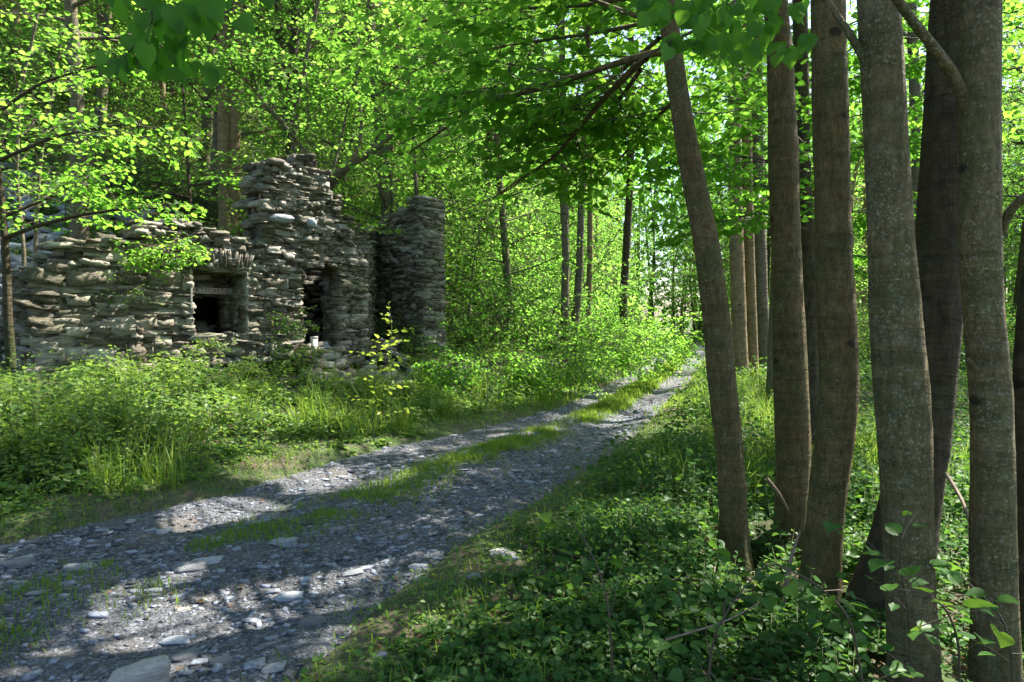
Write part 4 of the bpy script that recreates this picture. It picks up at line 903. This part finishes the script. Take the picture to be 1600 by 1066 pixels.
while k < 26:
    y = rq.uniform(16.5, 36); x = float(xl(y)) - rq.uniform(2.2, 10)
    if x < -1.2 and y < 18 or not spaced(x, y, 1.6) or (y < 19 and blocks_ruin(x, y)): continue
    PTS.append((x, y)); place(bushes[1] if k % 2 else protos[3], x, y, rq.uniform(1.1, 1.6) if k % 2 else rq.uniform(.45, .75), rq.uniform(0, 6.28), "bushy young tree in the thicket between the end wall and the bend", "young tree", "young trees of the thicket beside the bend", "young_tree"); k += 1
rq = np.random.default_rng(345); k = 0
for y, x in ((47, 13.8), (50, 14.6), (54, 13.5), (56, 10.5), (58, 13.8), (49, 17.5), (53, 18.5), (46, 6.8), (50, 7.2), (55, 6.0), (60, 9.0), (61, 12.5), (44, 15.5), (41, 17.5), (63, 6.0), (57, 17.0)):
    place(protos[(0, 2, 3)[k % 3]], x, y, rq.uniform(.75, 1.15), rq.uniform(0, 6.28), "leafy tree closing the view where the track vanishes", "tree", "trees where the track vanishes"); k += 1
PTS = []; nb = 0; tries = 0
while tries < 9000 and nb < 150:
    tries += 1; y = rg.uniform(9, 45); x = rg.uniform(-34, 34)
    if not inview(x, y, 2): continue
    dl, dr = float(xl(y)) - x, x - float(xr(y))
    if dl > 0:
        if dl < (1.4 if y < 24 else 2.8) or (y < 17.5 and x < -.6 and ruin_zone(x, y)) or (y < 12.5 and x > -5) or (x < .8 and y < 17): continue
    elif dr > 0:
        if dr < 1.6 or y < 18: continue
    else: continue
    if not spaced(x, y, 1.4 if y < 25 else 2.0): continue
    PTS.append((x, y)); nb += 1; k = rg.integers(0, 3)
    if y > 22 and k == 2: k = 1
    side = "left" if dl > 0 else "right"
    place(bushes[k], x, y, rg.uniform(.65, 1.15) * (1.35 if (dl > 2 and y > 14 and x > -3) else 1), rg.uniform(0, 6.28), "%s growing %s of the track, %s" % (["low bushy shrub", "tall loose shrub with larger leaves", "knee-high dense shrub"][k], side, "in the near wood" if y < 20 else "deeper in the wood"), "shrub", "shrubs under the trees %s of the track" % side)

# ------------------------------------------------------------------ undergrowth, grass, gravel
def scatter(n, x0, x1, y0, y1, dens, rng):
    x = rng.uniform(x0, x1, n); y = y0 + (y1 - y0) * rng.uniform(0, 1, n) ** 1.35
    k = rng.uniform(0, 1, n) < dens(x, y); return x[k], y[k]
def herbs(x, y, h, nl, size, rng, mb, kind=0, stem=True, matl=0, mats_=1, width=1.0, upn=.45):
    n = len(x); z = surf(x, y); base = np.stack([x, y, z], -1); lean = rng.normal(0, .16, (n, 2)); H = h * rng.uniform(.55, 1.15, n)
    idx = np.repeat(np.arange(n), nl); k = np.tile(np.arange(nl), n); f = (k // 2 * 2 + 1.6) / (nl + .8)
    hz = H[idx] * f; P = base[idx] + np.stack([lean[idx, 0] * hz, lean[idx, 1] * hz, hz], -1)
    a0 = rng.uniform(0, 6.28, n)[idx] + k * math.pi + (k // 2) * 1.57 + rng.normal(0, .35, len(k))
    D = np.stack([np.cos(a0), np.sin(a0), rng.uniform(-.45, .35, len(k))], -1); U = np.array([0, 0, 1.]) + rng.normal(0, upn, (len(k), 3))
    S = size * rng.uniform(.6, 1.25, len(k)) * (1.1 - .45 * f); P = P + norm(D) * (S * .35)[:, None]
    leaves(mb, P, D, U, S, np.clip(rng.normal(.45, .24, len(k)) + .2 * f - .05, 0, 1), kind=kind, mat=matl, width=width)
    if stem:
        w = .0025; T = base + np.stack([lean[:, 0] * H, lean[:, 1] * H, H], -1); V = np.stack([base + [w, 0, 0], base + [-w, w, 0], base + [-w, -w, 0], T], 1).reshape(-1, 3); i = np.arange(n)[:, None] * 4
        mb.add(V, T=np.concatenate([i + [0, 1, 3], i + [1, 2, 3], i + [2, 0, 3]]).reshape(-1, 3), rnd=.4, mat=mats_)
def blades(x, y, h, rng, mb, w=.0045, bend=.45, z=None):
    n = len(x); z = surf(x, y) if z is None else z; B = np.stack([x, y, z - .01], -1); a = rng.uniform(0, 6.28, n); d = np.stack([np.cos(a), np.sin(a), np.zeros(n)], -1); s = np.stack([-np.sin(a), np.cos(a), np.zeros(n)], -1)
    H = h * rng.uniform(.45, 1.25, n); bd = bend * H * rng.uniform(.2, 1.5, n); W = (w * rng.uniform(.7, 1.4, n))[:, None]; up = np.array([0, 0, 1.])
    m1 = B + up * (H * .55)[:, None] + d * (bd * .28)[:, None]; t = B + up * (H * .92)[:, None] + d * bd[:, None]
    V = np.stack([B - s * W, B + s * W, m1 + s * W * .8, m1 - s * W * .8, t], 1).reshape(-1, 3); i = np.arange(n)[:, None] * 5
    mb.add(V, Q=(i + [0, 1, 2, 3]).reshape(-1, 4), T=(i + [3, 2, 4]).reshape(-1, 3), rnd=np.repeat(np.clip(rng.normal(.45, .25, n), 0, 1), 5))
rg = np.random.default_rng(400)
def bank(x, y):
    dl = xl(y) - x; s = (x - A0[0]) * AD[0] + (y - A0[1]) * AD[1]; h = -(x - A0[0]) * AD[1] + (y - A0[1]) * AD[0]
    inside = ((s > -.3) & (s < 5.2) & (h > -.05) & (h < 4.5))
    return sstep(.25, 1.2, dl + .6 * fbm(x, y, 51)) * ~inside * (.55 + .45 * sstep(-.3, .1, fbm(x * .9, y * .9, 52)))
def bank_h(x, y):
    hh = (x - A0[0]) * AD[1] - (y - A0[1]) * AD[0]; ss = (x - A0[0]) * AD[0] + (y - A0[1]) * AD[1]
    nw = np.where((ss > -1.5) & (ss < 6), .35 + .65 * sstep(.2, 2.2, hh), 1.0)
    return nw * .75 + nw * .75 * np.clip(fbm(x * 1.1, y * 1.1, 53) * 2.2, -.75, 1)
mb = MB()
x, y = scatter(15000, -11, 4, 4.2, 16, bank, rg); k = (np.abs(x) < .85 * y + 1)
x, y = x[k], y[k]; dl = xl(y) - x; herbs(x, y, .72 * bank_h(x, y) * (.35 + .65 * sstep(.8, 2.5, dl)), 10, .085, rg, mb, kind=0)
x, y = scatter(8000, -11, 4, 4.5, 17, lambda x, y: bank(x, y) * sstep(0, .2, fbm(x * .6, y * .6, 57)), rg); herbs(x, y, .75 * bank_h(x, y), 14, .06, rg, mb, kind=2)
x, y = scatter(12000, -30, 16, 15, 46, bank, rg); herbs(x, y, .6, 8, .12, rg, mb, kind=0, stem=False)
tag(mb.build("undergrowth", [M["herb"], M["stem"]]), "nettles and leafy herbs covering the bank before the ruin", "undergrowth", kind="stuff")
def feet(x, y):
    k = np.ones(len(x), bool)
    for P_ in (P1, P2, P3, P4, P5, P6): k &= (x - P_[0][0]) ** 2 + (y - P_[0][1]) ** 2 > (.30 + .12 * fbm(x * 3, y * 3, 5)) ** 2
    return k
def right_d(x, y):
    dr = x - xr(y); return sstep(.25, 1.1, dr + .6 * fbm(x, y, 61)) * (.6 + .4 * sstep(-.3, .1, fbm(x, y, 62)))
mb = MB()
x, y = scatter(15000, -1, 7, 2.0, 8.0, lambda x, y: right_d(x, y) * (1 - .55 * sstep(1.55, 1.9, x / y * 3) ), rg)
ft_ = feet(x, y); x, y = x[ft_], y[ft_]
herbs(x, y, (.45 + .55 * sstep(.4, 1.5, x - xr(y))) * (.10 + .17 * sstep(-.2, .35, fbm(x * .8, y * .8, 66))), 8, .055, rg, mb, kind=0, width=1.1)
x, y = scatter(1700, -1, 7, 2.0, 8.0, lambda x, y: right_d(x, y) * sstep(-.1, .2, fbm(x * .8, y * .8, 66)) * sstep(1.2, 1.8, x - xr(y)), rg)
ft_ = feet(x, y); herbs(x[ft_], y[ft_], .36, 9, .085, rg, mb, kind=1, width=.95)
x, y = scatter(6500, 0, 16, 6, 20, right_d, rg); herbs(x, y, .5, 10, .08, rg, mb, kind=0)
x, y = scatter(9000, 3, 40, 16, 55, right_d, rg); herbs(x, y, .6, 8, .14, rg, mb, kind=0, stem=False)
tag(mb.build("bramble_cover", [M["bramble"], M["stem"]]), "brambles and low herbs under the trunks right of the track", "undergrowth", kind="stuff")
# grass: centre strip, verges, tall tufts on the bank
def strip_d(x, y):
    l, r = xl(y), xr(y); u = (x - (l + r) / 2) / ((r - l) / 2); far = sstep(6, 12, y)
    c = np.exp(-((u - .02) / (.20 + .06 * far)) ** 2) * sstep(.0 - .45 * far, .25 - .3 * far, fbm(x * 1.1, y * 1.1, 71) + .08); e = .6 * sstep(.86, 1.12, np.abs(u) + .25 * fbm(x * 1.3, y * 1.3, 72)) * (np.abs(u) < 1.9)
    return np.clip(c + e * .8, 0, 1)
mb = MB()
x, y = scatter(150000, -9, 8, 2.2, 14, lambda x, y: strip_d(x, y) * np.where((x > xr(y) - .1) & (y < 7.5), .35, 1), rg); blades(x, y, .075 + .05 * sstep(6, 12, y), rg, mb, .0028)
x, y = scatter(90000, 0, 14, 12, 44, strip_d, rg); blades(x, y, .16, rg, mb, .008)
def strip(n, y0, y1, h, w, den):
    y = np.exp(rg.uniform(math.log(y0), math.log(y1), n)); u = rg.normal(.02, .15, n); l, r = xl(y), xr(y); x = (l + r) / 2 + u * (r - l) / 2; k = rg.uniform(0, 1, n) < den(x, y); x, y = x[k], y[k]; blades(x, y, h, rg, mb, w, z=track_h(x, y))
strip(36000, 5.2, 14, .08, .0032, lambda x, y: sstep(-.05, .2, fbm(x * 1.3, y * 1.3, 75) + .02 * (y - 6)) * (.25 + .75 * sstep(6.5, 9, y)))
strip(26000, 12, 50, .13, .009, lambda x, y: sstep(-.25, .0, fbm(x * .5, y * .5, 76)))
strip(9000, 2.4, 5.6, .07, .0028, lambda x, y: sstep(.0, .15, fbm(x * 1.6, y * 1.6, 77)))
x, y = scatter(7000, -1, 6, 2.2, 9, lambda x, y: sstep(.1, .6, x - xr(y)) * sstep(1.8, .9, x - xr(y)), rg); blades(x, y, .14, rg, mb, .003)
tag(mb.build("grass", [M["grass"]]), "thin grass on the middle strip and verges of the track", "grass", kind="stuff")
mb = MB()
for _ in range(150):
    while True:
        y0 = rg.uniform(4.6, 17); x0 = rg.uniform(-9, 6); 
        if (bank(np.array([x0]), np.array([y0]))[0] > .3 and (x0 - A0[0]) * AD[1] - (y0 - A0[1]) * AD[0] > 1.3) or (x0 - float(xr(y0)) > .8 and x0 < 7 and y0 > 6.5): break
    n = rg.integers(20, 60); blades(x0 + rg.normal(0, .09, n), y0 + rg.normal(0, .09, n), rg.uniform(.35, .75), rg, mb, .004, .7)
tag(mb.build("tall_grass", [M["grass"]]), "tall arching grass tufts among the undergrowth", "grass", kind="stuff")
mb = MB()
x, y = scatter(60000, -9, 8, 2.4, 13, lambda x, y: sstep(-.12, .1, xl(y) - x + .3 * fbm(x * 2, y * 2, 86)) * sstep(1.7, .7, xl(y) - x) * (.3 + .7 * sstep(-.2, .2, fbm(x * 1.7, y * 1.7, 87))) + .5 * sstep(-.15, .1, x - xr(y) + .3 * fbm(x * 2, y * 2, 88)) * sstep(1.1, .5, x - xr(y)), rg); blades(x, y, .055, rg, mb, .003, .8)
tag(mb.build("verge_grass", [M["grass"]]), "short matted grass along both edges of the gravel", "grass", kind="stuff")
# ground-level small leaves over the verges
mb = MB()
x, y = scatter(130000, -9, 8, 2.2, 15, lambda x, y: np.clip(sstep(-.1, .5, xl(y) - x + .4 * fbm(x * 2, y * 2, 81)) * sstep(2.5, 1.2, xl(y) - x) + sstep(-.05, .5, x - xr(y) + .3 * fbm(x * 2, y * 2, 82)) * sstep(3.5, 1.2, x - xr(y)), 0, 1) * .8, rg)
n = len(x); P = np.stack([x, y, surf(x, y) + rg.uniform(.0, .06, n)], -1); a = rg.uniform(0, 6.28, n)
leaves(mb, P, np.stack([np.cos(a), np.sin(a), rg.normal(.1, .3, n)], -1), np.array([0, 0, 1.]) + rg.normal(0, .5, (n, 3)), rg.uniform(.018, .045, n), np.clip(rg.normal(.5, .25, n), 0, 1))
tag(mb.build("ground_cover", [M["herb"]]), "low creeping leaves along both verges of the track", "ground cover", kind="stuff")
mb = MB()
x, y = scatter(42000, -10, 9, 2.0, 16, lambda x, y: .03 + .97 * np.clip(sstep(.3, 1.0, x - xr(y)) + .5 * sstep(.2, 1, xl(y) - x), 0, 1), rg)
n = len(x); P = np.stack([x, y, surf(x, y) + .006 + rg.uniform(0, .012, n)], -1); a = rg.uniform(0, 6.28, n)
leaves(mb, P, np.stack([np.cos(a), np.sin(a), rg.normal(0, .15, n)], -1), np.array([0, 0, 1.]) + rg.normal(0, .25, (n, 3)), rg.uniform(.02, .06, n), rg.uniform(0, 1, n))
tag(mb.build("leaf_litter", [M["dry"]]), "dead brown leaves strewn over soil and track", "leaf litter", kind="stuff")
# gravel
mb = MB()
def inroad(x, y):
    l, r = xl(y), xr(y); u = (x - (l + r) / 2) / ((r - l) / 2); return sstep(1.08, .9, np.abs(u) + .1 * fbm(x * 2, y * 2, 91)) * (.35 + .65 * sstep(-.25, .15, fbm(x * 1.5, y * 1.5, 92)))
C8, Q8 = cube_surface(1)
def chips(n, ymin, ymax, smin, smax, flat, pw):
    x, y = scatter(n, -7, 7, ymin, ymax, inroad, rg); n = len(x); s = smin * (smax / smin) ** (rg.uniform(0, 1, n) ** pw); a = rg.uniform(0, math.pi, n)
    T = np.stack([np.cos(a), np.sin(a), rg.normal(0, .12, n)], -1); Nv = np.stack([-np.sin(a), np.cos(a), rg.normal(0, .12, n)], -1)
    stones(mb, np.stack([x, y, track_h(x, y) + s * flat * .15], -1), np.stack([s, s * rg.uniform(.45, .85, n), s * flat * rg.uniform(.6, 1.3, n)], -1), T, Nv, rg, hard=.75, jit=.18, tpl=(C8, Q8))
chips(70000, 2.2, 9, .004, .014, .4, 1.3); chips(52000, 2.2, 14, .009, .030, .35, 1.5)
tag(mb.build("gravel", [M["gravel"]]), "bluish grey slate chips loose on the track", "gravel", kind="stuff")
mb = MB()   # medium flat stones pressed into the surface
x, y = scatter(9000, -7, 4, 2.3, 13, lambda x, y: inroad(x, y) * (.25 + .75 * sstep(-.1, .3, fbm(x * .9, y * .9, 95))), rg); n = len(x); s = .017 * 3.0 ** (rg.uniform(0, 1, n) ** 1.5); a = rg.normal(.5, .5, n)
stones(mb, np.stack([x, y, track_h(x, y) - s * -.06], -1), np.stack([s, s * rg.uniform(.45, .8, n), s * .25], -1), np.stack([np.cos(a), np.sin(a), rg.normal(0, .05, n)], -1), np.stack([-np.sin(a), np.cos(a), rg.normal(0, .05, n)], -1), rg, hard=.5, jit=.15)
tag(mb.build("cobbles", [M["gravel"]]), "small flat stones bedded in the track surface", "stones", kind="stuff")
# countable larger stones
def rock_mesh(seed, dims, mat, hard=.45, jit=.14):
    m_ = MB(); stones(m_, [(0, 0, 0)], [dims], np.array([1., 0, 0]), np.array([0, 1., 0]), np.random.default_rng(seed), rnd=np.array([.55 + .3 * math.sin(seed)]), hard=hard, jit=jit, tilt=.02, tpl=(CV2, CQ2)); return m_
def px_rock(px, py, wpx, hpx, label, seed, name="stone", mat="stone_plain", group=None, aspect=.7, rz=.3):
    Y = EYE * F / (py - HZ); w = wpx / 2 / F * Y; h = max(hpx / 2 / F * Y * .6, w * .18); o = rock_mesh(seed, (w, w * aspect, h), mat).build(name, M[mat], smooth=True)
    x = (px - CX) / F * Y; o.location = (x, Y, float(surf(np.array([x]), np.array([Y]))[0]) + h * .25); o.rotation_euler = (0, 0, rz); return tag(o, label, "stone", group)
px_rock(450, 937, 40, 22, "two-humped rounded grey stone alone on bare gravel at the right wheel rut", 1)
px_rock(782, 883, 40, 16, "pale ridged stone on the grassy verge, largest of a small cluster", 2, mat="stone_pale")
px_rock(799, 893, 20, 13, "small round grey stone touching the pale ridged verge stone", 3)
px_rock(740, 920, 22, 14, "grey stone alone on the verge below the pale ridged stone", 4)
px_rock(655, 912, 22, 12, "flat grey stone at the very edge of gravel and verge grass", 5)
px_rock(515, 880, 16, 12, "egg-shaped light stone standing proud of the gravel", 6)
px_rock(473, 906, 16, 11, "small round stone just above the two-humped stone", 7)
px_rock(665, 828, 13, 9, "small light pebble-like stone near the right verge far from others", 8)
px_rock(320, 884, 44, 12, "long flat dark slate beside the grass strip", 9, aspect=.5)
px_rock(120, 892, 45, 13, "broad double slab bedded in the left rut", 10, aspect=.5)
px_rock(35, 872, 36, 10, "flat blue-grey stone near the left edge where grass begins", 12, aspect=.5)
px_rock(112, 846, 14, 12, "small upright stone on the left grassy verge", 13)
px_rock(270, 996, 42, 14, "flat sunlit slate at the end of the light patch", 14, aspect=.5)
px_rock(278, 954, 22, 9, "small white stone glowing in the sun patch", 15, mat="stone_pale")
px_rock(425, 1056, 34, 12, "rounded green-grey stone at the bottom edge where verge begins", 16)
px_rock(590, 1052, 22, 14, "dull round stone half sunk in the verge at the bottom edge", 17)
# big pale pointed rock at the bottom edge
def brock(m_):
    stones(m_, [(0, 0, 0)], [(.125, .09, .075)], np.array([1., 0, 0]), np.array([0, 1., 0]), np.random.default_rng(8), rnd=np.array([.8]), hard=.5, jit=.08, tilt=.01, tpl=(CV2, CQ2))
    V = m_.v[0]; f = (V[:, 0] + .125) / .25; V[:, 2] = V[:, 2] * (.7 + .2 * f) + .055 * f; V[:, 1] *= (1.1 - .4 * f)
prk = at(214, 1066, 2.84); single("pointed_rock", brock, (prk[0], 2.84, .05), "large pale pointed rock at the bottom edge of the track", "rock", M["stone_pale"], smooth=True, rz=.15)
rocks = [rock_mesh(500 + i, (1, .65, .3), None).build("track_stone", M["stone_plain"], smooth=True) for i in range(5)]; ru = set()
rg = np.random.default_rng(600); k = 0
while k < 55:
    y = 2.6 + 9 * rg.uniform(0, 1) ** 1.6; l, r = float(xl(y)), float(xr(y)); x = rg.uniform(l - .1, r + .15)
    if x < -.8 * y: continue
    o = rocks[k % 5]
    if k >= 5: o = o.copy(); COL.objects.link(o)
    s = rg.uniform(.03, .07) if rg.random() < .85 else rg.uniform(.07, .10); o.scale = (s, s, s); o.location = (x, y, float(surf(np.array([x]), np.array([y]))[0]) + s * .05); o.rotation_euler = (rg.normal(0, .06), rg.normal(0, .06), rg.normal(.5, .6))
    tag(o, "flat grey stone bedded among the gravel of the track", "stone", "flat stones bedded in the track"); k += 1

# ------------------------------------------------------------------ single plants
def plant(name, cols, r0, label, cat, leafmat, seed, nl=16, size=.08, kind=0, twigs=0, Lt=.3, group=None, mat="stem"):
    rng = np.random.default_rng(seed); P = np.array([at(*c) for c in cols]); g = tz(P[0][0], P[0][1]); P[0][2] = g; org = P[0].copy(); P, R = smooth_path(P, np.linspace(r0, r0 * .35, len(P)), .05)
    root = empty(name, org); tag(root, label, cat, group); m_ = MB(); tube(m_, P, R, 6, cap=True); m_.build("stem", M[mat], root, smooth=True, origin=org); sp = Spray(rng)
    for i in range(twigs):
        k = int(len(P) * (.25 + .7 * i / max(1, twigs))); k = min(k, len(P) - 2); a = i * 2.4; sp.grow(P[k], np.array([math.cos(a), math.sin(a), .35]), Lt * rng.uniform(.6, 1.2), .003, 0, segs=3)
    a_ = len(P) // 4
    sp.t0.append(P[a_]); sp.td.append(P[-1] - P[a_]); sp.tl.append(1)
    if sp.wood.n: sp.wood.build("twigs", M[mat], root, origin=org)
    m2 = MB(); L_ = sp.leafarr(.05 if twigs else np.linalg.norm(P[-1] - P[a_]) / nl, size, .4, .1); leaves(m2, L_[0], L_[1], L_[2], L_[3], L_[4], kind=kind); m2.build("leaves", M[leafmat], root, origin=org)
plant("sapling", [(584, 700, 8.6), (583, 620, 8.6), (590, 550, 8.5), (592, 528, 8.4)], .008, "yellow-leaved sapling with a thin pale stem on the bank before the end wall", "sapling", "leaf_yellow", 701, twigs=9, Lt=.42, size=.085)
plant("sapling", [(612, 640, 9.2), (611, 560, 9.2), (612, 500, 9.2), (606, 472, 9.2)], .007, "upright green-yellow sapling with paired leaves before the dark end wall", "sapling", "leaf_yellow", 702, twigs=7, Lt=.33, size=.08)
for i, (px, py, Y_, lab) in enumerate(((760, 560, 9.5, "tall seeding weed on the bank left of the track"),)):
    plant("weed", [(px, 640, Y_), (px + 2, 590, Y_), (px, py, Y_)], .006, lab, "weed", "herb", 710 + i, twigs=6, Lt=.2, size=.06)
def hang_bush(name, px, py, Y, H, R, ns, size, seed, label, leafmat="leaf", cat="bush", droop=1.4, spacing=.045):
    rng = np.random.default_rng(seed); org = at(px, py, Y); root = empty(name, org); tag(root, label, cat); st = []
    if cat == 'roadside': H *= 1.5; R *= 1.4; ns = int(ns * 1.6); root['category'] = 'bush'
    for i in range(ns):
        a = i * 2.4; st.append((org + rng.normal(0, .05, 3), np.array([math.cos(a), math.sin(a) - .3, rng.uniform(-.3, 1.0)]), rng.uniform(.6, 1.1) * (H + R) / 2, .008, 1, dict(nch=7, flat=.5, segs=4, droop=droop)))
    crown_on(root, "", st, rng, spacing, size, M[leafmat], 0, org, keep=None, names=("stems", "leaves"))
def ROADB(*a): hang_bush('roadside_bush', *a[:9], cat='roadside')
hang_bush("wall_bush", 256, 392, 9.9, .62, .6, 30, .065, 721, "bright green bush sprouting from the wall top left of the window")
hang_bush("wall_bush", 460, 500, 11.2, .5, .35, 12, .06, 722, "dark bush clinging to the wall left of the doorway", "bramble")
hang_bush("wall_bush", 462, 545, 11.0, .5, .4, 14, .06, 723, "leafy bush at the wall foot beside the white post stump", "herb")
hang_bush("wall_plant", 330, 535, 10.3, .3, .35, 10, .05, 724, "small plants growing over the window sill", "herb")
hang_bush("wall_plant", 200, 455, 9.4, .3, .4, 6, .04, 725, "wispy herb growing out of the left wall face", "herb")
hang_bush("wall_plant", 400, 590, 10.4, .5, .4, 16, .055, 726, "tangled climber at the wall foot below the window", "herb")
ROADB(705, 575, 11.5, .5, .55, 14, .065, 727, "rounded bush at the right foot of the end wall", "herb")
ROADB(870, 570, 13.5, 1.1, .9, 22, .06, 728, "tall bush with pale leaves beside the track left of the bend", "herb")
ROADB(940, 540, 17.0, 1.5, 1.3, 24, .07, 729, "broad dark bush overhanging the inside of the bend", "bramble")
ROADB(780, 570, 13.0, .9, .9, 18, .065, 730, "feathery bush between the end wall and the track", "leaf_far")
ROADB(1000, 530, 21.0, 1.6, 1.5, 26, .08, 731, "last rounded bush on the left before the track vanishes", "leaf_far")
# leafy young shoots in front of the right trunks
def shoot(cols, label, seed, size=.06, L=.28, n=7):
    rng = np.random.default_rng(seed); P = np.array([at(*c) for c in cols]); P[0][2] = tz(P[0][0], P[0][1]); org = P[0].copy(); P, R = smooth_path(P, np.linspace(.006, .002, len(P)), .04)
    root = empty("young_shoot", org); tag(root, label, "sapling"); m_ = MB(); tube(m_, P, R, 6); m_.build("stem", M["twig"], root, smooth=True, origin=org)
    crown_on(root, "", along(P, n, L, rng, up=.0, r=.003, lvl=0, f0=.35), rng, .055, size, M["bramble"], 1, org, keep=None, jitter=.35, names=("twigs", "leaves"))
shoot([(1400, 1060, 2.6), (1330, 960, 2.5), (1260, 900, 2.45), (1190, 875, 2.4)], "leafy shoot arching left before the dark hollow at the trunk feet", 741)
shoot([(1440, 1066, 2.7), (1420, 950, 2.6), (1400, 860, 2.5), (1420, 800, 2.5)], "leafy shoot climbing before the lichened trunk", 742, L=.38, n=9)
shoot([(1500, 1100, 2.5), (1500, 1000, 2.4), (1470, 930, 2.3), (1400, 920, 2.3)], "leafy shoot with the largest leaves low between the two grey trunks", 743, .075)
shoot([(1600, 1100, 2.6), (1580, 1000, 2.5), (1570, 960, 2.5), (1500, 900, 2.5)], "leafy shoot low before the smooth grey trunk", 744)
shoot([(1100, 1100, 2.5), (1110, 1000, 2.5), (1150, 930, 2.5), (1200, 880, 2.6)], "leafy shoot among the brambles left of the trunk feet", 745)
shoot([(960, 1000, 3.0), (950, 930, 3.0), (925, 860, 3.1), (880, 800, 3.2)], "shoot of dark broad leaves rising over the verge toward the track", 746, .07)
# dead sticks between the trunk feet
rg = np.random.default_rng(801)
for i, (a, b, r, lab) in enumerate((((1222, 960, 4.2), (1250, 830, 4.4), .016, "pale dead stick leaning on the mossy trunk foot"), ((1198, 748, 4.9), (1232, 800, 4.9), .014, "short broken stick stuck to the swollen trunk foot"), ((1478, 740, 3.9), (1520, 835, 3.5), .012, "dark thin stick slanting against the smooth grey trunk"), ((1040, 1000, 3.2), (1190, 940, 3.4), .006, "thin pale runner lying over the brambles"))):
    A, B = at(*a), at(*b); mid = (A + B) / 2 + rg.normal(0, .03, 3)
    def bs(m_, A=A, B=B, mid=mid, r=r):
        P, R = smooth_path(np.array([A, mid, B]) - A, [r, r * .8, r * .5], .04); tube(m_, P, R, 7, rough=.1, seed=i)
    single("dead_stick", bs, A, lab, "stick", M["deadwood"], smooth=True)
m_ = MB()
for _ in range(130):
    x = rg.uniform(.8, 4.2); y = rg.uniform(2.6, 6); 
    if x < float(xr(y)) + .9: continue
    a = rg.uniform(0, 6.28); L_ = rg.uniform(.15, .6); z = float(surf(np.array([x]), np.array([y]))[0]) + .03; P = np.array([[x, y, z], [x + math.cos(a) * L_ / 2, y + math.sin(a) * L_ / 2, z + rg.uniform(0, .08)], [x + math.cos(a) * L_, y + math.sin(a) * L_, z + rg.uniform(-.02, .08)]])
    tube(m_, P, [.005, .004, .002], 4, cap=False, rnd=rg.uniform())
tag(m_.build("twig_litter", M["deadwood"]), "tangle of dead twigs and roots at the trunk feet", "twigs", kind="stuff")
# earthy coppice stool from which the central trunks grow
def bst(m_):
    stones(m_, [(0, 0, 0)], [(.34, .26, .24)], np.array([1., 0, 0]), np.array([0, 1., 0]), np.random.default_rng(4), rnd=np.array([.1]), hard=.2, jit=.2, tpl=(CV2, CQ2))
p = at(1290, 960, 4.55); single("tree_stump", bst, (p[0], 4.72, tz(p[0], 4.7) + .02), "black rotten root stool in the hollow at the foot of the mossy trunk", "stump", M["bark_dark"], smooth=True)
p = at(1215, 830, 5.3); single("tree_stump", bst, (p[0], 5.5, tz(p[0], 5.5) + .1), "black stump between the leaning trunk and the swollen trunk foot", "stump", M["bark_dark"], smooth=True)
print("LEAVES", NLEAF, "POLYS", sum(len(m.polygons) for m in bpy.data.meshes))
